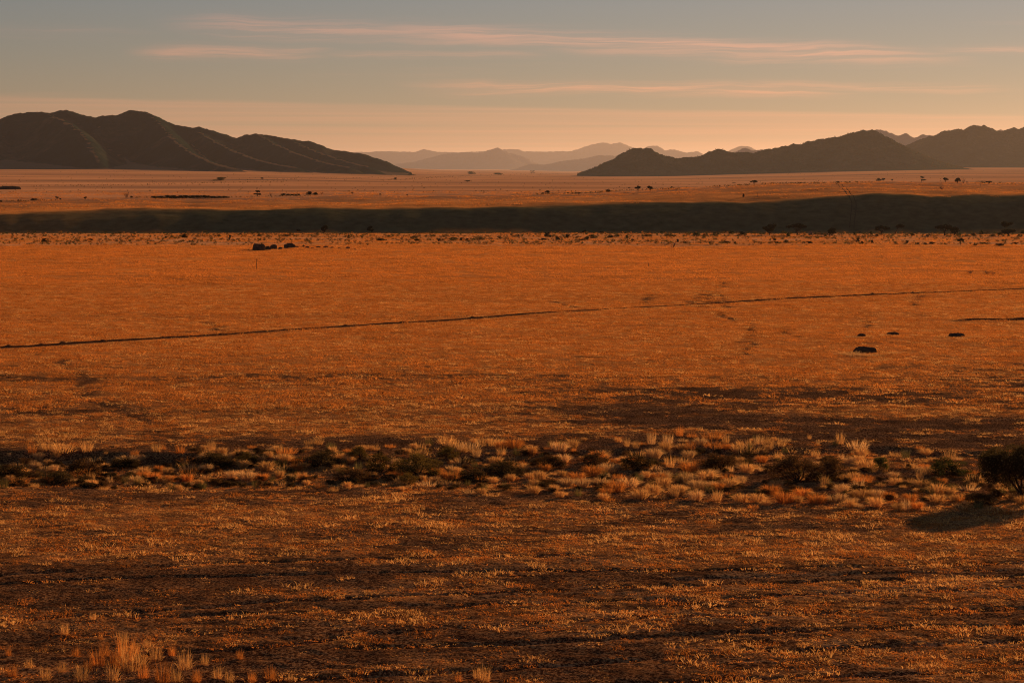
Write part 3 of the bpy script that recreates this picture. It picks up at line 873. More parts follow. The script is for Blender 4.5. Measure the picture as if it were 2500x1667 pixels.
field('foreground_grass', 'short dry orange grass over the dark foreground soil', 30000, 56, 140, SHORT, 0.6, 1.3, pick=[.2, .2, .2, .2, .13, .07])
field('middle_grass', 'short orange grass on the plain beyond the scrub belt', 44000, 138, 300, MIDT, 0.6, 1.15)
field('far_grass', 'even orange grass of the far side of the plain', 14000, 296, 552, FART, 0.55, 1.0, 1.0,
      keep=lambda X, Y, p: p * (1 - 0.7 * sstep(Y, 448, 456)))
field('terrace_grass', 'orange grass on the bank and the terrace above it', 22000, 556, 1100, RIMT, 0.6, 1.1, 1.0,
      keep=lambda X, Y, p: np.clip(0.55 + 0.9 * fbm(X * 0.02, Y * 0.03, 3, 91), 0.1, 1) * sstep(Y, 1100, 750) * sstep(Y, 582, 618), slope=True)

# ------------------------------------------------------------------ haze
hz = bpy.data.meshes.new('haze')
def box_mesh(name, x0, x1, y0, y1, z0, z1, mats):
    v = [(x, y, z) for z in (z0, z1) for y in (y0, y1) for x in (x0, x1)]
    f = [(0, 2, 3, 1), (4, 5, 7, 6), (0, 1, 5, 4), (2, 6, 7, 3), (0, 4, 6, 2), (1, 3, 7, 5)]
    return mesh_np(name, v, [np.array(f)], mats)
mh = bpy.data.materials.new('haze_air')
mh.use_nodes = True
mh.node_tree.nodes.clear()
TH = NT(mh.node_tree)
pv = TH.n('ShaderNodeVolumePrincipled')
pv.inputs['Color'].default_value = (0.90, 0.83, 0.84, 1)
pv.inputs['Density'].default_value = 1.5e-5
pv.inputs['Anisotropy'].default_value = 0.50
ho = TH.n('ShaderNodeOutputMaterial')
TH.l(pv.outputs[0], ho.inputs['Volume'])
haze = add('haze', box_mesh('haze', -63000, 63000, -63000, 63000, -90, 550, [mh]))
tag(haze, 'warm dusty haze that pales the far hills', None, None, 'stuff')

# ------------------------------------------------------------------ things that can be told apart
def root_at(name, x, y, z=None, rz=0.0, scale=(1, 1, 1)):
    o = bpy.data.objects.new(name, None)
    o.empty_display_size = 0.3
    sc.collection.objects.link(o)
    if z is None: z = float(ground_z(np.array([x]), np.array([y]))[0])
    o.location = (x, y, z); o.rotation_euler = (0, 0, rz); o.scale = scale
    return o

def clump_points(g, centres, radii, n):
    """points spread through several soft clumps, denser near their skins"""
    k = g.integers(0, len(centres), n)
    d = g.normal(size=(n, 3)); d /= np.linalg.norm(d, axis=1)[:, None]
    r = g.uniform(0.25, 1.0, n) ** 0.5
    return np.asarray(centres)[k] + d * r[:, None] * np.asarray(radii)[k]

def limb(b, p0, p1, r0, r1, g, wob=0.06, n=5, sides=6):
    t = np.linspace(0, 1, n)[:, None]
    p = np.asarray(p0) * (1 - t) + np.asarray(p1) * t
    L = np.linalg.norm(np.asarray(p1) - np.asarray(p0))
    p[1:-1] += g.normal(size=(n - 2, 3)) * L * wob
    b.tube(p, np.linspace(r0, r1, n), sides)
    return p

def tree_kind(kind, seed, leaf_mat=None):
    """unit-height tree: (trunk mesh, crown mesh)"""
    g = np.random.default_rng(500 + seed)
    tr, cr = MB(), MB()
    leaf_mat = leaf_mat or M_TREE
    if kind == 'bare':
        tips = []
        for k in range(6):
            a = g.uniform(0, 6.28); o = g.uniform(0.2, 0.5)
            p = limb(tr, (0, 0, 0), (math.cos(a) * o, math.sin(a) * o, g.uniform(0.6, 0.95)), 0.035, 0.012, g, 0.06)
            for j in range(5):
                q = p[g.integers(2, 5)]
                e = q + np.array([g.normal() * 0.16, g.normal() * 0.16, g.uniform(0.08, 0.25)])
                limb(tr, q, e, 0.012, 0.005, g, 0.08, 4, 4)
                tips.append(e)
        tips = np.array(tips)
        cr.leaves(np.repeat(tips, 4, 0) + g.normal(size=(len(tips) * 4, 3)) * 0.05, 0.022, g)
        return tr.mesh('trunk', [M_BARE]), cr.mesh('crown', [leaf_mat])
    lean = 0.0
    if kind == 'umbrella':
        z0, z1, rx, top, fork = 0.50, 0.92, 0.62, 0.80, 0.35
    elif kind == 'dome':
        z0, z1, rx, top, fork = 0.35, 0.92, 0.60, 0.70, 0.25
    elif kind == 'vase':
        z0, z1, rx, top, fork = 0.30, 0.95, 0.55, 0.85, 0.15
    elif kind == 'lean':
        z0, z1, rx, top, fork, lean = 0.62, 0.95, 0.38, 0.82, 0.55, 0.35
    elif kind == 'tier':
        z0, z1, rx, top, fork = 0.25, 0.95, 0.45, 0.75, 0.20
    else:  # bush: leafy to the ground
        z0, z1, rx, top, fork = 0.12, 0.90, 0.60, 0.55, 0.06
    limb(tr, (0, 0, -0.03), (lean * 0.6, 0, fork), 0.050, 0.038, g, 0.04)
    cs, rs = [], []
    n_cl = 13 if kind != 'lean' else 8
    for k in range(n_cl):
        a = g.uniform(0, 6.28)
        u = math.sqrt(g.uniform(0.02, 1))
        if kind in ('umbrella', 'lean'):
            z = z0 + (z1 - z0) * (0.35 + 0.55 * (1 - u * u) + g.normal() * 0.10)
            c = (lean + math.cos(a) * rx * u * 0.85, math.sin(a) * rx * u * 0.85, z); r = (0.20, 0.20, 0.10)
        elif kind == 'vase':
            z = z0 + (z1 - z0) * g.uniform(0.15, 0.95)
            w = rx * (0.35 + 0.65 * (z - z0) / (z1 - z0))
            c = (math.cos(a) * w * u, math.sin(a) * w * u, z); r = (0.18, 0.18, 0.13)
        elif kind == 'tier':
            hi = k % 2
            z = 0.86 if hi else 0.36
            w = 0.30 if hi else 0.50
            c = (math.cos(a) * w * u + (0.05 if hi else 0), math.sin(a) * w * u, z + g.normal() * 0.05); r = (0.17, 0.17, 0.09)
        else:
            ph = g.uniform(0, 1)
            z = z0 + (z1 - z0) * ph
            w = rx * math.sqrt(max(0.05, 1 - (ph * 0.95) ** 2)) * 0.8
            c = (math.cos(a) * w * u, math.sin(a) * w * u, z); r = (0.21, 0.21, 0.16)
        cs.append(c); rs.append(r)
        if k % 2 == 0:
            limb(tr, (lean * 0.6, 0, fork), c, 0.026, 0.008, g, 0.07, 5, 5)
    pts = clump_points(g, cs, rs, 850)
    pts[:, 2] = np.maximum(pts[:, 2], 0.02)
    cr.leaves(pts, 0.075, g)
    return tr.mesh('trunk', [M_BARK]), cr.mesh('crown', [leaf_mat])

TREES = {}
for k_ in ('umbrella', 'dome', 'vase', 'lean', 'tier', 'bush', 'bare'):
    TREES[k_] = [tree_kind(k_, sum(map(ord, k_)) + j * 31, M_TREE) for j in range(3)]
TREES['green'] = [tree_kind('bush', 900 + j, M_BUSH_GREEN) for j in range(2)]
TREES['olive'] = [tree_kind('bush', 950 + j, M_BUSH_OLIVE) for j in range(2)]

ANCHORS = []      # (photo x, photo y, short phrase) for naming what stands beside them

def place_tree(x, y, wpx, hpx, kind, label, group=None, cat='tree', name=None, anchor=None, rz=None, var=None):
    X, Y, Z = hit(x, y)
    m = Y / F
    tm, cm_ = TREES[kind][random.randrange(len(TREES[kind])) if var is None else var]
    nat = {'lean': 0.75, 'tier': 0.92}.get(kind, 1.0)
    h = hpx * m
    w = wpx * m / nat
    rz = random.uniform(0, 6.28) if rz is None else rz
    nm = name or {'bush': 'scrub_bush', 'green': 'green_bush', 'olive': 'olive_bush', 'bare': 'bare_tree', 'lean': 'leaning_tree'}.get(kind, 'acacia_tree')
    shrub = cat != 'tree'
    r = root_at(nm, X, Y, Z - 0.02 * h, rz, (w, w, h))
    add('stem' if shrub else 'trunk', tm, r)
    add('foliage' if shrub else 'crown', cm_, r)
    tag(r, label, cat, group)
    if anchor: ANCHORS.append((x, y, anchor))
    return r

G_BED = 'trees of the dry river bed below the dark bank'
G_RIM = 'small trees along the rim of the bank'
for row in [
    (1879, 574, 33, 25, 'vase', 'dark vase-shaped acacia, leftmost of the river bed trees on the right', 'the vase-shaped acacia'),
    (1946, 574, 34, 25, 'umbrella', 'dark umbrella acacia just left of the small upright block', 'the umbrella acacia by the block'),
    (2032, 576, 22, 17, 'dome', 'small dark domed acacia just right of the upright block', 'the small domed acacia'),
    (2153, 575, 29, 21, 'umbrella', 'dark round-topped acacia beside the thin leaning tree', 'the round-topped acacia'),
    (2306, 575, 34, 24, 'umbrella', 'broad dark acacia touching a smaller one, below the dark bank', 'the broad paired acacia'),
    (2330, 575, 20, 18, 'dome', 'smaller dark acacia touching the broad one on its right', 'the smaller paired acacia'),
    (2462, 577, 36, 31, 'tier', 'tallest dark river bed acacia, near the right edge of the photo', 'the tallest right acacia'),
    (2345, 598, 15, 14, 'umbrella', 'small acacia alone on the orange plain in front of the river bed', 'the lone small acacia'),
    (791, 572, 17, 20, 'vase', 'dark forked tree against the dark bank above the boulders', 'the forked dark tree'),
    (903, 569, 14, 15, 'dome', 'small dark tree against the bank right of the forked tree', 'the small dark tree on the bank'),
    (1642, 606, 18, 15, 'bare', 'thin-branched open shrub tree alone in front of the river bed', 'the open thin-branched shrub tree'),
]:
    place_tree(row[0], row[1], row[2] * 1.15, row[3] * 1.15, *row[4:6], G_BED, 'tree', None, row[6])
place_tree(2184, 572, 22, 25, 'lean', 'thin tree leaning right under its small flat crown', G_BED, 'tree', None, 'the thin leaning tree', 0.0)

for row in [
    (139, 488, 11, 8, 'umbrella', 'small flat-topped tree on the left rim with a bush at its foot', 'the left flat-topped tree'),
    (208, 487, 9, 7, 'vase', 'tiny round tree standing by itself on the left rim', 'the tiny round rim tree'),
    (310, 483, 19, 15, 'bare', 'bare pale branching tree left of the long scrub row', 'the bare pale tree'),
    (629, 479, 17, 14, 'tier', 'two-tiered dark tree just right of the long scrub row', 'the two-tiered tree'),
    (660, 479, 11, 9, 'bare', 'small bare tree right of the two-tiered tree', 'the small bare tree'),
    (755, 476, 17, 9, 'bush', 'dark round bush tree, left one of a touching pair on the rim', 'the round pair on the rim'),
    (770, 476, 14, 7, 'bush', 'dark round bush tree, right one of a touching pair on the rim', None),
    (785, 475, 9, 7, 'bare', 'little bare tree right of the round pair on the rim', 'the little bare tree'),
    (860, 475, 5, 6, 'umbrella', 'tiny tree on the open rim, first right of the round pair', None),
    (928, 478, 6, 5, 'umbrella', 'tiny tree on the open rim, second right of the round pair', None),
    (994, 479, 5, 4, 'umbrella', 'tiny tree on the open rim, third right of the round pair', None),
    (1262, 475, 4, 4, 'umbrella', 'tiny tree alone above the middle of the dark bank', None),
    (1336, 473, 14, 8, 'dome', 'domed dark bush tree at the left end of the crest hedge', 'the domed tree at the hedge end'),
    (1413, 477, 10, 7, 'umbrella', 'little flat tree just below the crest hedge line', 'the flat tree below the hedge'),
    (1485, 469, 15, 7, 'bush', 'round dark bush on the middle of the crest hedge line', 'the round hedge bush'),
    (1536, 462, 5, 5, 'umbrella', 'tiny tree left of the two crest acacias with trunks', None),
    (1558, 468, 13, 14, 'umbrella', 'left of two crest acacias showing bare trunks', 'the two crest acacias'),
    (1587, 470, 15, 16, 'umbrella', 'right of two crest acacias showing bare trunks', None),
    (1640, 459, 6, 4, 'bush', 'tiny dark bush on the slope right of the two crest acacias', None),
    (1792, 449, 7, 4, 'umbrella', 'tiny flat tree on the skyline of the rising crest', None),
    (1841, 453, 16, 13, 'umbrella', 'wind-leaning acacia on the rising crest left of the wheel track', 'the wind-leaning crest acacia'),
    (2046, 447, 9, 5, 'bush', 'small bush where the wheel track reaches the crest', 'the bush at the track top'),
    (2145, 442, 13, 8, 'bush', 'low dark bush on the crest, left half of a touching pair', 'the low crest pair'),
    (2156, 442, 12, 7, 'dome', 'low dark bush on the crest, right half of a touching pair', None),
    (2178, 441, 7, 4, 'bush', 'tiny bush on the crest between the low pair and tall acacia', None),
    (2250, 444, 17, 13, 'tier', 'ragged tall acacia at the top of the right crest', 'the ragged crest acacia'),
    (2308, 446, 13, 12, 'umbrella', 'open forked acacia on the crest, left of the group of four', 'the forked crest acacia'),
    (2338, 448, 14, 14, 'dome', 'densest tree of the crest group, right of the forked acacia', 'the dense crest tree'),
    (2352, 448, 10, 12, 'bare', 'bare tree right behind the dense crest tree', None),
    (2361, 449, 7, 8, 'bare', 'smallest bare tree at the right end of the crest group', None),
    (2397, 446, 26, 4, 'umbrella', 'very low flat spreading tree on the right crest', 'the low flat crest tree'),
    (2414, 450, 16, 8, 'umbrella', 'small flat tree beside the low flat tree on right crest', None),
    (2300, 464, 16, 11, 'bare', 'open shrub on the lit slope below the crest group', 'the shrub on the lit slope'),
    (1815, 482, 6, 10, 'bush', 'slender dark shrub on the lit slope below the wind-leaning acacia', None),
    (83, 490, 19, 6, 'bush', 'low flat dark bush on the far left of the rim', 'the low flat left bush'),
    (147, 488, 6, 4, 'bush', 'tiny bush at the foot of the left flat-topped tree', None),
    (45, 491, 6, 4, 'bush', 'tiny bush left of the low flat bush on the left rim', None),
    (2, 494, 8, 5, 'bush', 'dark bush cut by the left edge of the photo', None),
    (321, 483, 9, 5, 'bush', 'dark bush at the foot of the bare pale tree', None),
    (1325, 474, 8, 4, 'bush', 'low bush left of the domed tree at the hedge end', None),
]:
    place_tree(*row[:6], G_RIM, 'tree' if row[4] not in ('bush',) else 'bush', None, row[6])
for row in [
    (540, 441, 34, 9, 'olive', 'pale green bush clump far off below the left mountains'),
    (1153, 425, 22, 7, 'green', 'larger of two far green bushes in the central gap'),
    (1216, 427, 24, 5, 'green', 'flatter of two far green bushes in the central gap'),
    (1298, 423, 15, 6, 'tier', 'far tree clump on the horizon left of the dark hill'),
    (640, 437, 8, 4, 'bush', 'tiny far bush right of the pale green clump'),
    (965, 438, 9, 5, 'bush', 'tiny far bush at the lower end of the shrub line'),
    (1142, 443, 18, 3, 'bush', 'flat far bush alone on the middle plain'),
]:
    place_tree(*row[:6], 'far bushes on the outer plain', 'bush')

ORD = ['nearest', 'second nearest', 'third nearest', 'fourth nearest', 'fifth nearest', 'sixth nearest', 'seventh nearest', 'eighth nearest', 'ninth nearest', 'tenth nearest', 'eleventh nearest', 'twelfth nearest'] + [f'{n}th nearest' for n in range(13, 80)]
def name_by_anchor(items, anchors, ysc=2.5):
    """items: (object, x, y, phrase); each label tells which one by the landmark it stands beside"""
    sets = {}
    for (o, x, y, phrase) in items:
        d, a = min(((math.hypot(x - a[0], (y - a[1]) * ysc), a) for a in anchors), key=lambda t: t[0])
        dx, dy = x - a[0], (y - a[1]) * ysc
        if abs(dx) >= abs(dy): rel = 'left of' if dx < 0 else 'right of'
        else: rel = 'behind' if dy < 0 else 'in front of'
        sets.setdefault((phrase, rel, a[2]), []).append((d, o))
    for (phrase, rel, who), lst in sets.items():
        lst.sort(key=lambda t: t[0])
        for k, (d, o) in enumerate(lst):
            o['label'] = f'{phrase} {rel} {who}' + (f', {ORD[k]}' if len(lst) > 1 else '')

# single bushes of the river bed
BED_ANCHORS = [a for a in ANCHORS if a[1] > 560]
bed_items = []
for (x, y, w, h, kind) in [
    (108, 591, 15, 10, 'bush'), (451, 581, 15, 11, 'bush'), (561, 586, 7, 14, 'bush'), (220, 588, 14, 6, 'bush'), (405, 582, 10, 6, 'olive'), (535, 578, 12, 6, 'olive'),
    (588, 574, 10, 5, 'bush'), (700, 577, 30, 6, 'bush'), (635, 577, 16, 5, 'olive'), (852, 582, 8, 9, 'green'), (728, 564, 12, 5, 'bush'), (930, 588, 26, 6, 'bush'),
    (1010, 583, 18, 8, 'olive'), (1018, 589, 18, 6, 'bush'), (1072, 589, 12, 7, 'bush'), (1082, 588, 8, 6, 'bush'), (1106, 587, 26, 8, 'olive'), (1128, 588, 16, 8, 'bush'), (1141, 588, 12, 7, 'bush'),
    (1169, 586, 15, 8, 'green'), (1220, 582, 12, 7, 'olive'), (1265, 578, 9, 6, 'bush'), (1337, 579, 18, 13, 'bush'), (1361, 586, 12, 9, 'bush'), (1385, 582, 13, 11, 'bush'), (1427, 569, 14, 8, 'bush'),
    (1431, 586, 13, 10, 'green'), (1450, 581, 22, 9, 'green'), (1408, 582, 9, 5, 'bush'), (1470, 569, 12, 5, 'bush'), (1490, 580, 18, 6, 'bush'), (1325, 586, 18, 5, 'bush'), (1420, 588, 14, 5, 'bush'),
    (1506, 578, 16, 6, 'bush'), (1531, 583, 9, 10, 'green'), (1545, 589, 14, 6, 'bush'), (1582, 591, 8, 6, 'bush'), (1580, 578, 26, 7, 'bush'), (1640, 578, 28, 7, 'green'), (1654, 592, 8, 9, 'bush'), (1672, 594, 16, 5, 'bush'),
    (1700, 576, 22, 9, 'green'), (1748, 576, 16, 9, 'green'), (1720, 577, 14, 6, 'bush'), (1785, 571, 14, 8, 'green'), (1812, 575, 20, 10, 'bush'), (1773, 594, 22, 6, 'bush'), (1795, 595, 9, 5, 'bush'), (1733, 594, 8, 5, 'bush'),
    (1891, 588, 9, 7, 'bush'), (1896, 595, 14, 6, 'bush'), (1919, 593, 11, 8, 'bush'), (1977, 595, 17, 7, 'bush'), (1925, 577, 10, 10, 'green'), (2088, 574, 9, 8, 'green'), (2127, 573, 11, 9, 'green'), (2095, 591, 9, 11, 'bush'), (2105, 595, 9, 7, 'bush'),
    (2129, 594, 8, 9, 'bush'), (2214, 595, 10, 9, 'bush'), (2241, 597, 9, 6, 'bush'), (2259, 598, 10, 6, 'bush'), (2140, 577, 9, 6, 'bush'), (2228, 576, 12, 6, 'bush'), (2265, 577, 14, 5, 'bush'), (2340, 577, 18, 7, 'green'), (2362, 578, 14, 6, 'green'),
    (2395, 573, 11, 12, 'green'), (2376, 575, 12, 6, 'bush'), (2440, 574, 18, 6, 'bush'), (2425, 578, 18, 6, 'olive'), (2497, 571, 12, 9, 'green'), (2478, 596, 18, 5, 'bush'), (2400, 596, 22, 5, 'bush'), (2440, 600, 22, 6, 'bush'), (2490, 579, 14, 7, 'green'),
    (2380, 600, 12, 5, 'bush'), (2275, 596, 18, 6, 'bush'), (2370, 668, 30, 9, 'bare'), (2410, 669, 26, 10, 'bare'), (2425, 670, 16, 7, 'bare'),
]:
    o = place_tree(x, y, w, h, kind, None, 'low bushes of the dry river bed', 'bush', name={'bush': 'scrub_bush', 'green': 'green_bush', 'olive': 'olive_bush', 'bare': 'twiggy_bush'}[kind])
    ph = {'bush': 'dark low scrub bush', 'green': 'dull green low bush', 'olive': 'brownish olive low bush', 'bare': 'thin twiggy low bush'}[kind]
    bed_items.append((o, x, y, ph))
# the long dark scrub row on the terrace
row_x = [378, 394, 409, 424, 440, 455, 470, 486, 501, 516, 532, 547]
words_ = ['first', 'second', 'third', 'fourth', 'fifth', 'sixth', 'seventh', 'eighth', 'ninth', 'tenth', 'eleventh', 'last']
for k, x in enumerate(row_x):
    place_tree(x, 483.5, 24, 7 if 1 < k < 9 else 5, 'bush', f'dark low bush, {words_[k]} from the left in the long scrub row', 'bushes of the long scrub row', 'bush')
for k, x in enumerate([692, 703, 715, 727]):
    place_tree(x, 478, 15, 5 + (k == 0), 'bush', f'dark low bush, {words_[k]} from left in the short row left of the round pair', 'bushes of the short scrub row', 'bush')

# ------------------------------------------------------------------ boulders and mounds
def lump(seed, flat=0.5, n=26, m=14, rough=0.16, blocky=0.0):
    g = np.random.default_rng(seed)
    th = np.linspace(0, 2 * math.pi, n, endpoint=False); ph = np.linspace(-0.35, math.pi / 2, m)
    T_, P_ = np.meshgrid(th, ph)
    x = np.cos(P_) * np.cos(T_); y = np.cos(P_) * np.sin(T_); z = np.sin(P_)
    if blocky:
        k = (np.abs(x) ** (2 + 4 * blocky) + np.abs(y) ** (2 + 4 * blocky) + np.abs(z) ** (2 + 4 * blocky)) ** (-1 / (2 + 4 * blocky))
        x, y, z = x * k, y * k, z * k
    f = 1 + rough * fbm(x * 1.5 + seed, y * 1.5 + z * 1.3, 3, seed) + rough * 0.4 * fbm(x * 5 + z * 3, y * 5 + seed, 2, seed + 3)
    z = np.where(z > 0, z ** (1 - 0.35 * flat), z)
    v = np.stack([x * f * 0.5, y * f * 0.5, z * f], -1).reshape(-1, 3)
    i = np.arange(m - 1)[:, None] * n + np.arange(n)[None, :]
    j = np.arange(m - 1)[:, None] * n + (np.arange(n)[None, :] + 1) % n
    q = np.stack([i, j, j + n, i + n], -1).reshape(-1, 4)
    return mesh_np('boulder', v, [q], [M_BOULDER], smooth=True)

LUMPS = [lump(3 + k, 0.4) for k in range(4)]
BLOCKS = [lump(13 + k, 0.2, blocky=0.6, rough=0.22) for k in range(2)]
DOMES = [lump(23 + k, 0.9, rough=0.17, n=36, m=18) for k in range(3)]
def place_rock(name, x, y, w, h, me, label, cat='boulder', group=None, depth=0.8, rz=0.0, anchor=None):
    X, Y, Z = hit(x, y)
    m = Y / F
    o = add(name, me, None, (X, Y + w * m * depth * 0.5, Z - 0.03))
    o.scale = (w * m, w * m * depth, h * m)
    o.rotation_euler.z = rz
    tag(o, label, cat, group)
    if anchor: ANCHORS.append((x, y, anchor))
    return o
G_R = 'boulders of the outcrop on the left plain'
place_rock('boulder', 631, 611, 31, 14, BLOCKS[0], 'largest blocky dark boulder at the left end of the outcrop', group=G_R)
place_rock('boulder', 653, 610, 16, 9, LUMPS[0], 'low dark boulder wedged right of the largest blocky one', group=G_R)
place_rock('boulder', 667, 608, 19, 11, LUMPS[1], 'mid-sized dark boulder, third from the left in the outcrop', group=G_R)
place_rock('boulder', 684, 608, 10, 5, LUMPS[2], 'small dark boulder left of the smooth domed one', group=G_R)
place_rock('boulder', 705, 606, 28, 12, DOMES[0], 'smooth domed dark boulder in the middle of the outcrop', group=G_R)
for k, (x, y, w, h) in enumerate([(724, 604.5, 11, 4), (741, 603, 7, 5), (750, 606, 12, 4.5), (762, 606, 8, 2.5), (776, 605, 16, 4), (795, 604.5, 13, 4), (811, 605.5, 13, 3), (849, 606, 12, 3.5), (828, 606, 7, 2), (866, 608, 7, 2)]):
    place_rock('small_boulder', x, y, w, h, LUMPS[k % 4], f'low small rock, {["first", "second", "third", "fourth", "fifth", "sixth", "seventh", "eighth", "ninth", "tenth"][[0, 1, 2, 3, 4, 5, 6, 8, 7, 9][k]]} to the right of the smooth domed boulder', 'rock', 'small rocks right of the outcrop', rz=k * 1.3)
G_M = 'dark rock mounds on the right of the plain'
place_rock('rock_mound', 2115, 862, 62, 15, DOMES[1], 'largest black dome of rock in the grass, nearest of four', 'rock', G_M, 0.7, 0.0, 'the largest black mound')
place_rock('rock_mound', 2105, 821, 21, 6.5, DOMES[2], 'smallest black rock mound, left of the three farther ones', 'rock', G_M, 0.7, 0.0, 'the smallest black mound')
place_rock('rock_mound', 2181, 818, 30, 7.5, DOMES[0], 'middle black rock mound of the three farther ones', 'rock', G_M, 0.7, 0.0, 'the middle black mound')
place_rock('rock_mound', 2339, 822, 44, 8.5, DOMES[1], 'wide low black rock mound farthest right of the four', 'rock', G_M, 0.6, 3.1, 'the wide right mound')
k_ = place_rock('rocky_knoll', 18, 463, 58, 8, DOMES[2], 'small dark knoll far off at the left edge of the photo', 'knoll', None, 0.6)
BED_ANCHORS += [(631, 611, 'the boulder outcrop'), (980, 600, 'the bare middle stretch')][:1]
name_by_anchor(bed_items, BED_ANCHORS)

# ------------------------------------------------------------------ small built things
def beveled_box(name, sx, sy, sz, mat, bev=0.02):
    import bmesh
    bm = bmesh.new()
    bmesh.ops.create_cube(bm, size=1.0)
    for v in bm.verts: v.co = Vector((v.co.x * sx, v.co.y * sy, (v.co.z + 0.5) * sz))
    bmesh.ops.bevel(bm, geom=list(bm.edges), offset=bev, segments=2, affect='EDGES')
    me = bpy.data.meshes.new(name); bm.to_mesh(me); bm.free()
    me.materials.append(mat)
    return me
X, Y, Z = hit(1979, 575)
tk = root_at('masonry_block', X, Y, Z - 0.03, R(18))
add('body', beveled_box('body', 0.75, 0.75, 1.05, M_BLOCK, 0.03), tk)
add('lid', beveled_box('lid', 0.83, 0.83, 0.08, M_BLOCK, 0.02), tk, (0, 0, 1.052))
add('plinth', beveled_box('plinth', 0.95, 0.95, 0.10, M_BLOCK, 0.02), tk, (0, 0, -0.03))
hatch_ = add('hatch', beveled_box('hatch', 0.32, 0.02, 0.55, M_WOOD, 0.005), tk, (0, -0.387, 0.22))
add('handle', beveled_box('handle', 0.04, 0.03, 0.10, M_BARK, 0.005), hatch_, (0.11, -0.026, 0.25))
tag(tk, 'small upright pale block with one sunlit side among river bed bushes', 'block')
X2, Y2, Z2 = hit(2004, 573)
lw = root_at('low_wall', X2, Y2, Z2 - 0.03, R(4))
add('wall', beveled_box('wall', 4.0, 0.28, 0.36, M_EARTH, 0.04), lw)
add('coping', beveled_box('coping', 4.08, 0.36, 0.06, M_BLOCK, 0.02), lw, (0, 0, 0.362))
tag(lw, 'low brown wall running right from the small upright block', 'wall')

def post(name, x, y, hpx, label, arm=True, cat='post', r=0.05):
    X, Y, Z = hit(x, y)
    h = hpx * Y / F
    o = root_at(name, X, Y, Z, random.uniform(-0.2, 0.2))
    b = MB(); b.tube([(0, 0, -0.1), (0.01, 0, h * 0.5), (0.0, 0.01, h)], [r, r * 0.95, r * 0.85], 8)
    add('pole', b.mesh('pole', [M_WOOD], True), o)
    if arm:
        b = MB(); b.tube([(-0.32, -0.06, h * 0.93), (0, -0.06, h * 0.935), (0.32, -0.06, h * 0.93)], [0.028, 0.03, 0.028], 6)
        add('crossarm', b.mesh('crossarm', [M_WOOD], True), o)
    tag(o, label, cat, None)
    return o
post('marker_post', 626, 657, 25, 'tall thin dark post alone on the plain below the boulder outcrop')
post('marker_post', 1583, 652, 10, 'short dark post on the plain below the middle of the dark bank', False)
post('marker_post', 2393, 457, 12, 'thin pole on the right crest beside the low flat tree', False, r=0.06)
post('marker_post', 1850, 480, 9, 'thin pole on the lit slope below the wind-leaning acacia', False, r=0.06)

# ------------------------------------------------------------------ berm and wheel track
def ribbon_along(pts, prof, step):
    """prof(s, X, Y) -> list of (side offset, height) for the cross section"""
    pts = np.asarray(pts)
    d = np.r_[0, np.cumsum(np.hypot(*np.diff(pts, axis=0).T))]
    s = np.arange(0, d[-1], step)
    X = np.interp(s, d, pts[:, 0]); Y = np.interp(s, d, pts[:, 1])
    tx = np.gradient(X); ty = np.gradient(Y); L = np.hypot(tx, ty)
    nx_, ny_ = -ty / L, tx / L
    secs = prof(s, X, Y)
    V = []
    for off, hh in secs:
        xx, yy = X + nx_ * off, Y + ny_ * off
        V.append(np.stack([xx, yy, ground_z(xx, yy) + hh], -1))
    m, n = len(V), len(s)
    v = np.stack(V, 1).reshape(-1, 3)
    i = np.arange(n - 1)[:, None] * m + np.arange(m - 1)[None, :]
    q = np.stack([i, i + 1, i + m + 1, i + m], -1).reshape(-1, 4)
    return v, q
bp = BERM
def berm_prof(s, X, Y):
    h = 0.105 + 0.05 * fbm(s * 0.30, s * 0, 3, 301) + 0.30 * np.maximum(0, perlin(s * 0.9, s * 0 + 5, 302) - 0.25)
    h = np.maximum(h, 0.05) * np.clip(0.9 + 0.8 * perlin(s * 0.025, s * 0 + 9, 303), 0.3, 1.25)
    w = 0.26 + 0.06 * perlin(s * 0.5, s * 0, 304)
    return [(-w - 0.2, -0.08 + 0 * s), (-w * 0.55, h * 0.55), (0.05 * perlin(s, s * 0, 305), h), (w * 0.55, h * 0.6), (w + 0.2, -0.08 + 0 * s)]
v, q = ribbon_along(bp, berm_prof, 0.22)
o = add('earth_berm', mesh_np('earth_berm', v, [q], [M_EARTH], True))
tag(o, 'long thin dark earth berm running straight across the whole plain', None, None, 'structure')
lb_pts = np.array([flat_pt(*p) for p in [(2325, 783), (2400, 780), (2460, 781), (2530, 779), (2620, 781)]])
def low_prof(s, X, Y):
    h = 0.15 + 0.09 * fbm(s * 0.5, s * 0, 3, 311)
    h = h * sstep(s, 0, 4)
    return [(-0.7, -0.08 + 0 * s), (-0.3, h * 0.7), (0.0, h), (0.5, h * 0.8), (2.6, -0.08 + 0 * s)]
v, q = ribbon_along(lb_pts, low_prof, 0.25)
o = add('low_bank', mesh_np('low_bank', v, [q], [M_EARTH], True))
tag(o, 'short low dark bank at the right edge behind the rock mounds', None, None, 'structure')
tr_px = [(2046, 448), (2052, 453), (2062, 460), (2071, 472), (2080, 484), (2084, 492), (2085, 505), (2082, 530), (2079, 560)]
tr_pts = np.array([hit(x, y)[:2] for x, y in tr_px])
tr_pts = tr_pts[np.argsort(-tr_pts[:, 1])]
V_, Q_, k0 = [], [], 0
for off in (-0.62, 0.62):
    v, q = ribbon_along(tr_pts, lambda s, X, Y: [(off - 0.17, -0.02 + 0 * s), (off - 0.06, 0.04 + 0 * s), (off + 0.06, 0.04 + 0 * s), (off + 0.17, -0.02 + 0 * s)], 1.2)
    V_.append(v); Q_.append(q + k0); k0 += len(v)
o = add('wheel_track', mesh_np('wheel_track', np.concatenate(V_), [np.concatenate(Q_)], [M_TRACK], True))
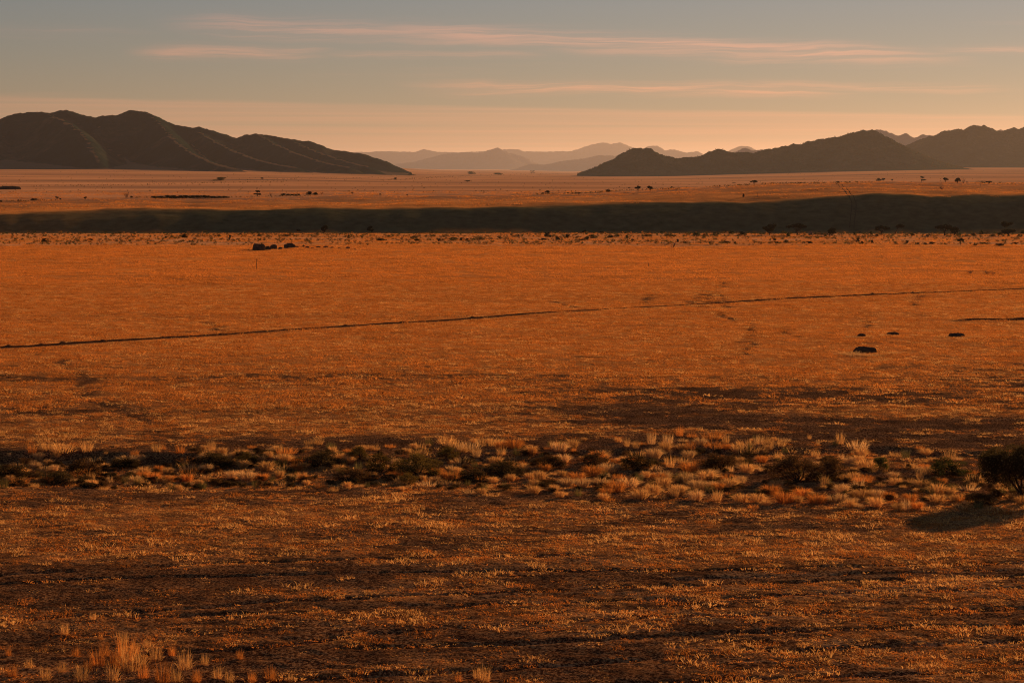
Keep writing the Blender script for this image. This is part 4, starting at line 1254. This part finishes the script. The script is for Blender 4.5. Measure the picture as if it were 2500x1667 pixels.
tag(o, 'pair of dark wheel ruts climbing the right side of the bank', None, None, 'structure')

# ------------------------------------------------------------------ the scrub belt
def tussock_mesh(kind, seed):
    g = np.random.default_rng(700 + seed)
    b = MB()
    if kind == 'dome':
        n, h, sp, ln, w = 260, 0.56, 0.22, 0.50, 0.0062
    elif kind == 'reed':
        n, h, sp, ln, w = 130, 0.95, 0.30, 0.42, 0.0065
    else:
        n, h, sp, ln, w = 170, 0.42, 0.40, 0.34, 0.0065
    r = sp * np.sqrt(g.uniform(0, 1, n)); a = g.uniform(0, 6.28, n)
    base = np.stack([r * np.cos(a), r * np.sin(a), np.full(n, -0.05)], -1)
    u = g.uniform(0, 1, n)
    out = ln * u ** 0.7
    hh = h * np.sqrt(np.clip(1 - 0.72 * u ** 2, 0.05, 1)) * (g.uniform(0.75, 1.05, n) if kind == 'dome' else g.uniform(0.35, 1.1, n))
    a2 = a + g.normal(0, 0.35, n)
    tip = base + np.stack([np.cos(a2) * out, np.sin(a2) * out, hh], -1)
    arch = 0.30 if kind == 'dome' else 0.12
    bend = np.stack([np.cos(a2) * out * -0.10, np.sin(a2) * out * -0.10, hh * arch], -1)
    b.blades(base, tip, np.full(n, w) * g.uniform(0.7, 1.3, n), bend, g)
    return b
TUSS = {}
for kd in ('dome', 'reed', 'low'):
    TUSS[kd] = []
    for j in range(4):
        mat = [M_GRASS_PALE, M_GRASS_STRAW, M_GRASS_STRAW, M_GRASS][j]
        TUSS[kd].append(tussock_mesh(kd, j * 7 + len(kd)).mesh('grass_tussock', [mat]))
TUSS['orange'] = [tussock_mesh('reed', 60 + j).mesh('grass_tussock', [[M_GRASS, M_GRASS_STRAW][j % 2]]) for j in range(4)]
GREEN_T = [tussock_mesh('reed', 90 + j).mesh('grass_tussock', [M_GRASS_GREEN]) for j in range(2)]

def bush_meshes(seed, leaf_mat, twiggy=False):
    g = np.random.default_rng(800 + seed)
    st, fo = MB(), MB()
    cs, rs = [], []
    for k in range(16):
        a = g.uniform(0, 6.28); u = math.sqrt(g.uniform(0, 1)); ph = g.uniform(0.1, 0.95)
        w = 0.40 * math.sqrt(max(0.05, 1 - (ph * 0.85) ** 2))
        c = (math.cos(a) * w * u, math.sin(a) * w * u, 0.08 + 0.70 * ph * (1 - 0.4 * u * u))
        cs.append(c); rs.append((0.14, 0.14, 0.15))
        limb(st, (g.normal() * 0.03, g.normal() * 0.03, -0.03), c, 0.012, 0.004, g, 0.05, 4, 4)
    pts = clump_points(g, cs, rs, 3000)
    pts[:, 2] = np.maximum(pts[:, 2], 0.01)
    fo.leaves(pts, 0.021, g)
    # stray twigs poke out of the outline
    n = 420
    k = g.integers(0, 16, n)
    b0 = np.asarray(cs)[k]
    d = g.normal(size=(n, 3)); d[:, 2] = np.abs(d[:, 2]) + 0.3; d /= np.linalg.norm(d, axis=1)[:, None]
    fo.blades(b0, b0 + d * g.uniform(0.15, 0.28, n)[:, None], np.full(n, 0.004), d * 0, g)
    return st.mesh('stem', [M_BARK]), fo.mesh('foliage', [leaf_mat])
BUSH = {c: [bush_meshes(i * 10 + j, m) for j in range(2)] for i, (c, m) in enumerate({'dark': M_BUSH, 'brown': M_BUSH_BROWN, 'green': M_BUSH_GREEN, 'olive': M_BUSH_OLIVE}.items())}
BELT = []
for (x, y, w, h, c, label, short) in [
    (40, 1168, 120, 44, 'dark', 'dark bush at the left edge of the scrub belt', 'the leftmost belt bush'),
    (150, 1178, 130, 46, 'dark', 'broad dark bush, second from the left in the scrub belt', 'the second belt bush'),
    (205, 1158, 100, 44, 'brown', 'dull brown bush behind the broad dark one in the left belt', 'the left brown bush'),
    (300, 1140, 90, 30, 'dark', 'low dark bush against the small bank in the left belt', 'the low left bush'),
    (525, 1140, 110, 46, 'dark', 'dense dark bush under the small bank, left of centre', 'the dense bank bush'),
    (602, 1132, 60, 36, 'olive', 'small olive bush just right of the dense dark bank bush', 'the small olive bush'),
    (775, 1138, 130, 52, 'dark', 'large dark bush at the foot of the small bank', 'the large dark bank bush'),
    (880, 1120, 64, 36, 'olive', 'small spiky bush at the top edge of the belt', 'the small spiky bush'),
    (860, 1176, 110, 40, 'brown', 'brown twiggy bush at the front of the belt, left of centre', 'the brown front bush'),
    (930, 1152, 90, 54, 'olive', 'yellowish olive bush, left of the two tallest central ones', 'the left yellow bush'),
    (1022, 1156, 130, 60, 'olive', 'wide yellowish bush, right of the two tallest central ones', 'the wide yellow bush'),
    (995, 1180, 60, 32, 'olive', 'small yellow tipped bush in front of the wide yellowish one', 'the small yellow bush'),
    (1098, 1118, 64, 32, 'olive', 'amber bush at the top edge of the belt near the centre', 'the amber bush'),
    (1150, 1172, 90, 36, 'dark', 'low dark bush in front of the dark wide central one', 'the low central bush'),
    (1215, 1158, 150, 46, 'dark', 'dark wide bush in the centre of the belt', 'the dark wide bush'),
    (1345, 1140, 90, 36, 'brown', 'small brown bush right of the dark wide central one', 'the small brown bush'),
    (1450, 1138, 90, 40, 'brown', 'brown bush between the tussocks right of centre', 'the mid brown bush'),
    (1562, 1148, 90, 58, 'dark', 'tall dark round bush right of centre in the belt', 'the tall round bush'),
    (1755, 1146, 110, 46, 'brown', 'dark brown bush left of the biggest belt bush', 'the dark brown bush'),
    (1945, 1176, 150, 78, 'brown', 'biggest brown twiggy bush of the belt, on the right', 'the biggest bush'),
    (2030, 1170, 100, 62, 'brown', 'brown bush touching the biggest belt bush on its right', 'the touching bush'),
    (2150, 1150, 56, 46, 'green', 'narrow spiky green bush between two tussocks on the right', 'the narrow green bush'),
    (2320, 1162, 110, 54, 'green', 'green topped bush left of the acacia in the belt', 'the green topped bush'),
    (2285, 1192, 100, 34, 'dark', 'low dark bush in front of the green topped one', 'the low right bush'),
    (2395, 1230, 110, 34, 'brown', 'dark bush in the shade in front of the acacia', 'the shaded bush'),
]:
    X, Y, Z = hit(x, y)
    m = Y / F
    r = root_at('desert_bush', X, Y, Z - 0.02, random.uniform(0, 6.28), (w * m / 0.92, w * m / 0.92, h * m / 0.92))
    st_, fo_ = random.choice(BUSH[c])
    add('stem', st_, r); add('foliage', fo_, r)
    tag(r, label, 'bush', 'bushes of the scrub belt')
    BELT.append((x, y, short))

# the acacia at the right edge
def belt_acacia():
    g = np.random.default_rng(77)
    tr, cr = MB(), MB()
    cs, rs = [], []
    W_, H_ = 2.15, 2.55
    forks, limbs = [], []
    tr.tube([(0, 0, -0.15), (0.0, 0.0, 0.05), (0.01, 0, 0.22)], [0.17, 0.14, 0.11], 9)
    for k in range(4):
        lb = MB(); limbs.append(lb)
        a = k * 1.57 + g.uniform(-0.4, 0.4)
        p = limb(lb, (0.05 * math.cos(a), 0.05 * math.sin(a), -0.1), (math.cos(a) * 0.55, math.sin(a) * 0.45, 1.15 + g.uniform(-0.1, 0.2)), 0.075, 0.04, g, 0.05, 6, 8)
        forks.append((p[-1], lb)); forks.append((p[-2], lb))
    for k in range(74):
        a = g.uniform(0, 6.28); u = math.sqrt(g.uniform(0.0, 1))
        top = 2.40 - 0.62 * u * u
        z = top - abs(g.normal()) * 0.62
        c = (math.cos(a) * W_ * u, math.sin(a) * W_ * 0.85 * u, max(0.62, z))
        cs.append(c); rs.append((0.45, 0.45, 0.34))
        f = forks[g.integers(0, len(forks))]
        if k % 2 == 0: limb(f[1], f[0], c, 0.028, 0.008, g, 0.06, 6, 5)
    pts = clump_points(g, cs, rs, 42000)
    cr.leaves(pts, 0.040, g)
    return tr.mesh('trunk', [M_BARK], True), cr.mesh('crown', [M_ACACIA]), [lb.mesh('limb', [M_BARK], True) for lb in limbs]
X, Y, Z = hit(2492, 1214)
r = root_at('acacia_tree', X, Y, Z, 0.3)
tm_, cm2, limbs_ = belt_acacia()
tk_ = add('trunk', tm_, r); add('crown', cm2, r)
for lm_ in limbs_: add('limb', lm_, tk_)
tag(r, 'dark flat crowned acacia at the right end of the scrub belt', 'tree')
BELT.append((2462, 1214, 'the belt acacia'))

# grass tussocks, one by one
TU = [(1330, 1153), (1322, 1172), (1309, 1187), (1443, 1161), (1428, 1191), (1500, 1203), (1588, 1207), (1642, 1214), (1661, 1207), (1607, 1172), (1619, 1187), (1672, 1176), (1466, 1126), (1294, 1107), (1169, 1115), (1064, 1180), (1098, 1176), (1259, 1096), (1221, 1096), (1363, 1103), (1596, 1115), (1680, 1115),
      (2073, 1131), (2101, 1127), (2113, 1146), (2063, 1173), (2019, 1185), (2189, 1185), (2228, 1223), (2289, 1204), (2293, 1225), (2342, 1223), (2078, 1238), (2143, 1234), (2032, 1223), (1998, 1227), (1921, 1227), (1876, 1207), (1814, 1223), (1753, 1223), (1753, 1196), (1784, 1192), (1807, 1181), (1703, 1192), (1654, 1207), (1615, 1173), (2097, 1192), (2205, 1242), (2243, 1238), (2469, 1222), (2492, 1230),
      (23, 1176), (50, 1161), (65, 1130), (115, 1180), (191, 1176), (226, 1184), (312, 1132), (272, 1180), (333, 1180), (379, 1176), (383, 1150), (423, 1172), (455, 1176), (505, 1150), (509, 1176), (566, 1169), (601, 1169), (635, 1169), (651, 1150), (685, 1165), (700, 1127), (735, 1172), (823, 1150), (850, 1127), (873, 1165), (1410, 1170), (1540, 1190), (1470, 1190), (1380, 1185), (1350, 1200), (1560, 1215), (1700, 1222), (1850, 1228), (1730, 1175), (1690, 1150), (1830, 1150), (1490, 1155), (1520, 1130), (1640, 1140), (1380, 1125), (2170, 1215), (2110, 1215), (2060, 1205), (1960, 1212), (1900, 1190), (2250, 1195), (2260, 1160), (2120, 1175)]
REED = [(2224, 1150), (2388, 1180), (2342, 1131), (1868, 1112), (1814, 1112), (1680, 1104), (1240, 1094), (1320, 1100), (1400, 1097), (1440, 1100), (1520, 1095), (1560, 1094), (1610, 1090), (1650, 1088), (1720, 1090), (1760, 1098), (430, 1104), (405, 1103), (460, 1105), (380, 1106), (520, 1100), (560, 1103), (330, 1106), (280, 1108), (620, 1106), (650, 1098), (690, 1104), (730, 1100), (150, 1108), (110, 1104), (60, 1110), (20, 1112), (220, 1106), (840, 1098), (820, 1090), (1090, 1090), (1120, 1088), (1150, 1090), (960, 1092), (1000, 1094), (900, 1098), (780, 1092), (1890, 1085), (1960, 1080), (1985, 1078), (2010, 1083), (2035, 1088), (1760, 1072), (1790, 1075), (1720, 1068), (1690, 1070), (2070, 1092), (1930, 1090), (1850, 1092)]
NEAR = [(305, 1612, 62), (318, 1638, 68), (240, 1625, 46), (380, 1612, 40), (452, 1632, 46), (398, 1664, 50), (350, 1655, 34), (158, 1548, 28), (255, 1600, 30), (500, 1622, 26), (530, 1655, 30), (585, 1608, 24), (615, 1664, 26), (185, 1602, 24), (660, 1660, 34), (710, 1664, 20), (1182, 1662, 40), (1165, 1655, 26), (1120, 1663, 20), (245, 1560, 16), (300, 1570, 30), (360, 1580, 24), (227, 1512, 18), (30, 1650, 30), (70, 1630, 24), (110, 1660, 34), (150, 1640, 26), (200, 1662, 40), (275, 1660, 44), (330, 1600, 30), (420, 1600, 24), (430, 1662, 36), (480, 1664, 30), (560, 1664, 28), (345, 1625, 36), (285, 1628, 48), (215, 1635, 30), (20, 1600, 20)]
def px_ground_terrain(x, y):
    return hit(x, y)
items = []
taken = []
def put_tussock(x, y, hpx, kind, group, wide=1.0):
    X, Y, Z = hit(x, y, 56, 320)
    m = Y / F
    me = random.choice(TUSS[kind]) if kind != 'green' else random.choice(GREEN_T)
    nat = {'dome': 0.62, 'reed': 0.92, 'low': 0.5, 'green': 0.92, 'orange': 0.92}[kind]
    s = hpx * m / nat
    o = add('grass_tussock', me, None, (X, Y, Z - 0.01))
    o.scale = (s * wide, s * wide, s)
    o.rotation_euler.z = random.uniform(0, 6.28)
    tag(o, None, 'grass', group)
    ph = {'dome': 'domed straw grass tussock', 'reed': 'upright tall straw tuft', 'low': 'low orange grass clump', 'green': 'thin green grass tuft', 'orange': 'orange tuft'}[kind]
    if group == 'grass tussocks of the scrub belt': items.append((o, x, y, ph))
    taken.append((x, y))
    return o
G_T = 'grass tussocks of the scrub belt'
for (x, y) in TU:
    put_tussock(x + random.uniform(-6, 6), y + random.uniform(-3, 3), random.uniform(22, 36) * (0.85 if x < 1000 else 1.0), 'dome' if random.random() < 0.93 else 'reed', G_T, random.uniform(0.95, 1.3))
for (x, y) in REED:
    put_tussock(x + random.gauss(0, 24), y + random.uniform(-9, 8), random.uniform(10, 36), 'reed' if random.random() < 0.6 else 'low', G_T, random.uniform(0.7, 1.3))
tries = 0
while len(items) < 292 and tries < 4000:
    tries += 1
    x = random.uniform(-20, 2520)
    lo = np.interp(x, [0, 500, 1000, 1700, 2000, 2500], [1112, 1104, 1094, 1080, 1090, 1120])
    hi_ = np.interp(x, [0, 600, 1000, 1300, 1600, 2000, 2300, 2500], [1188, 1178, 1188, 1205, 1222, 1240, 1240, 1232])
    y = random.uniform(lo, hi_)
    if min(math.hypot(x - a, (y - b) * 2.2) for a, b in taken) < 20: continue
    t = random.random()
    kd = 'low' if t < 0.30 else 'dome' if t < 0.88 else 'reed' if t < 0.96 else 'green'
    put_tussock(x, y, random.uniform(16, 27), kd, G_T, random.uniform(0.9, 1.3))
name_by_anchor(items, BELT)
nw = ['tallest', 'second tallest', 'third tallest', 'fourth tallest', 'fifth tallest', 'sixth tallest', 'seventh tallest', 'eighth tallest', 'ninth tallest', 'tenth tallest', 'eleventh tallest', 'twelfth tallest'] + [f'{n}th tallest' for n in range(13, 40)]
near_o = [(h, put_tussock(x, y, h * 1.25, 'orange', 'grass tufts at the bottom edge of the photo', 0.75), x) for (x, y, h) in NEAR]
for side, sel in (('bottom left', [t for t in near_o if t[2] < 900]), ('bottom centre', [t for t in near_o if t[2] >= 900])):
    for k, (h, o, x) in enumerate(sorted(sel, key=lambda t: -t[0])):
        o['label'] = f'upright orange grass tuft in the {side} foreground, {nw[k]} there'
M_ANC = [a for a in ANCHORS if 'mound' in a[2]]
mound_items = []
for (x, y, h) in [(2068, 864, 12), (2050, 866, 9), (2085, 866, 14), (2150, 866, 10), (2165, 864, 13), (2185, 862, 8), (2100, 868, 8), (2130, 869, 9), (2080, 823, 8), (2125, 822, 6), (2160, 820, 8), (2205, 820, 7), (2230, 819, 6), (2300, 824, 9), (2375, 824, 8), (2395, 823, 6), (2345, 827, 6), (2110, 869, 9), (2120, 870, 7), (2090, 869, 10), (2142, 869, 11), (2075, 867, 9), (2098, 824, 5), (2112, 824, 5), (2176, 821, 5), (2188, 821, 5), (2325, 826, 6), (2358, 827, 6)]:
    o = put_tussock(x, y, h, 'low', 'grass clumps round the rock mounds', 2.0)
    mound_items.append((o, x, y, 'pale straw grass clump'))
name_by_anchor(mound_items, M_ANC)

# ------------------------------------------------------------------ scrub nobody could count
def belt_undergrowth():
    P, pick, sc_ = [], [], []
    protos = TUSS['low'] + TUSS['dome'][1:3] + GREEN_T
    for _ in range(300):
        x = random.uniform(-30, 2530)
        lo = np.interp(x, [0, 500, 1000, 1700, 2000, 2500], [1098, 1094, 1084, 1062, 1070, 1110])
        hi_ = np.interp(x, [0, 600, 1000, 1300, 1600, 2000, 2300, 2500], [1190, 1182, 1192, 1208, 1226, 1244, 1244, 1236])
        y = random.uniform(lo, hi_)
        Y = H * F / (y - HY)
        P.append(((x - CX) / F * Y, Y)); pick.append(random.randrange(len(protos))); sc_.append(random.uniform(0.3, 0.75))
    P = np.array(P)
    scatter('belt_undergrowth', 'tangle of small dry grass between the bushes of the belt', np.stack([P[:, 0], P[:, 1], ground_z(P[:, 0], P[:, 1])], -1), rng.uniform(0, 6.28, len(P)), np.array(sc_), protos, pick)
belt_undergrowth()
SHRUB_D = [BUSH[c][j][1] for c in ('dark', 'brown') for j in (0, 1)]
def belt_brush():
    P = []
    for _ in range(330):
        x = random.uniform(-30, 2530)
        lo = np.interp(x, [0, 500, 1000, 1700, 2000, 2500], [1112, 1106, 1098, 1092, 1104, 1120])
        hi_ = np.interp(x, [0, 600, 1000, 1300, 1600, 2000, 2300, 2500], [1182, 1172, 1180, 1192, 1205, 1220, 1222, 1226])
        Y = H * F / (random.uniform(lo, hi_) - HY)
        P.append(((x - CX) / F * Y, Y))
    P = np.array(P)
    w = rng.uniform(0.45, 1.3, len(P)); h = rng.uniform(0.2, 0.5, len(P))
    scatter('belt_brush', 'low dark brown brush filling the gaps of the scrub belt', np.stack([P[:, 0], P[:, 1], ground_z(P[:, 0], P[:, 1])], -1), rng.uniform(0, 6.28, len(P)), np.stack([w, w, h], -1), SHRUB_D, rng.integers(0, 4, len(P)))
belt_brush()
def small_shrub(seed, mat, n=70, leaf=0.10):
    g = np.random.default_rng(1000 + seed)
    b = MB()
    cs = [(g.normal() * 0.2, g.normal() * 0.2, g.uniform(0.25, 0.7)) for _ in range(5)]
    pts = clump_points(g, cs, [(0.28, 0.28, 0.25)] * 5, n)
    pts[:, 2] = np.maximum(pts[:, 2], 0.02)
    b.leaves(pts, leaf, g)
    return b.mesh('shrub', [mat])
SHR = [small_shrub(0, M_BUSH), small_shrub(1, M_BUSH), small_shrub(2, M_BUSH_GREEN), small_shrub(3, M_BUSH_OLIVE), small_shrub(4, M_GRASS, 40, 0.08), small_shrub(5, M_GRASS_RUST, 40, 0.08)]
def scatter_xy(name, label, X, Y, size, protos, pick, Z=None):
    Z = ground_z(X, Y) if Z is None else Z
    sx = size * rng.uniform(0.9, 1.5, len(X))
    scatter(name, label, np.stack([X, Y, Z], -1), rng.uniform(0, 6.28, len(X)), np.stack([sx, sx, size], -1), protos, pick)
n = 7000
Yb = rng.uniform(452, 553, n); Xb = rng.uniform(-0.268, 0.268, n) * Yb
row = 0.5 + 0.8 * perlin(Xb * 0.008, Yb * 0.09, 401) + 0.5 * perlin(Xb * 0.05, Yb * 0.2, 402)
row = row - 0.5 * np.exp(-((Yb - 490) / 9) ** 2) * sstep(Xb, 20, 60)
k = rng.uniform(0, 1, n) < np.clip(row, 0.05, 1)
Xb, Yb = Xb[k], Yb[k]
scatter_xy('river_bed_scrub', 'low dark and straw scrub speckling the dry river bed', Xb, Yb, rng.uniform(0.28, 0.95, len(Xb)), SHR, rng.choice(6, len(Xb), p=[.24, .2, .16, .16, .12, .12]))
# thin scrub along the crest and the terrace edge
xs_, ys_ = [], []
for (x0, y0, x1, y1, cnt) in [(1295, 475, 1420, 472, 60), (1420, 472, 1550, 463, 70), (1550, 464, 1660, 460, 50), (1730, 456, 1830, 451, 50), (1860, 449, 2000, 447, 90), (2000, 448, 2130, 444, 50), (0, 493, 140, 489, 30), (330, 483, 560, 482, 60), (560, 482, 760, 478, 50), (2380, 448, 2500, 450, 30)]:
    for _ in range(cnt):
        t = random.random()
        X, Y, Z = hit(x0 + (x1 - x0) * t, y0 + (y1 - y0) * t + abs(random.gauss(0, 1.0)), 560, 1500)
        xs_.append(X); ys_.append(Y)
xs_ = np.array(xs_); ys_ = np.array(ys_)
scatter_xy('crest_scrub', 'thin dark scrub along the crest of the bank', xs_, ys_, rng.uniform(0.3, 0.75, len(xs_)), SHR[:4], rng.integers(0, 4, len(xs_)))
# specks and lines of shrubs far out on the plain
xs_, ys_ = [], []
for (x0, y0, x1, y1, cnt) in [(80, 455, 330, 452, 50), (330, 452, 700, 443, 90), (930, 441, 1180, 428, 150), (1180, 428, 1400, 424, 60), (600, 440, 960, 433, 50)]:
    for _ in range(cnt):
        t = random.random()
        X, Y, Z = hit(x0 + (x1 - x0) * t, y0 + (y1 - y0) * t + random.gauss(0, 0.8), 900, 7000)
        xs_.append(X); ys_.append(Y)
for _ in range(800):
    X, Y, Z = hit(random.uniform(0, 2500), random.uniform(418, 472), 800, 7000)
    xs_.append(X); ys_.append(Y)
xs_ = np.array(xs_); ys_ = np.array(ys_)
scatter_xy('far_plain_scrub', 'specks of scrub in lines across the far plain', xs_, ys_, rng.uniform(0.7, 1.5, len(xs_)) * (ys_ / 2600) ** 0.5, SHR[:4], rng.integers(0, 4, len(xs_)))
# bushes that roughen the outline of the nearer hills
P_ = []
for (GX, GY, GZ), cnt in ((R1, 2600), (R2, 1100)):
    tz = terrain(GX, GY)
    ok = np.argwhere(GZ > tz + 4)
    sel = ok[rng.integers(0, len(ok), cnt)]
    cell_x = GX[0, 1] - GX[0, 0]; cell_y = GY[1, 0] - GY[0, 0]
    P_.append(np.stack([GX[sel[:, 0], sel[:, 1]], GY[sel[:, 0], sel[:, 1]], GZ[sel[:, 0], sel[:, 1]] - 0.3], -1))
P_ = np.concatenate(P_)
scatter_xy('hill_scrub', 'dark scrub scattered over the right-hand hills', P_[:, 0], P_[:, 1], rng.uniform(1.4, 3.6, len(P_)), SHR[:4], rng.integers(0, 3, len(P_)), P_[:, 2])
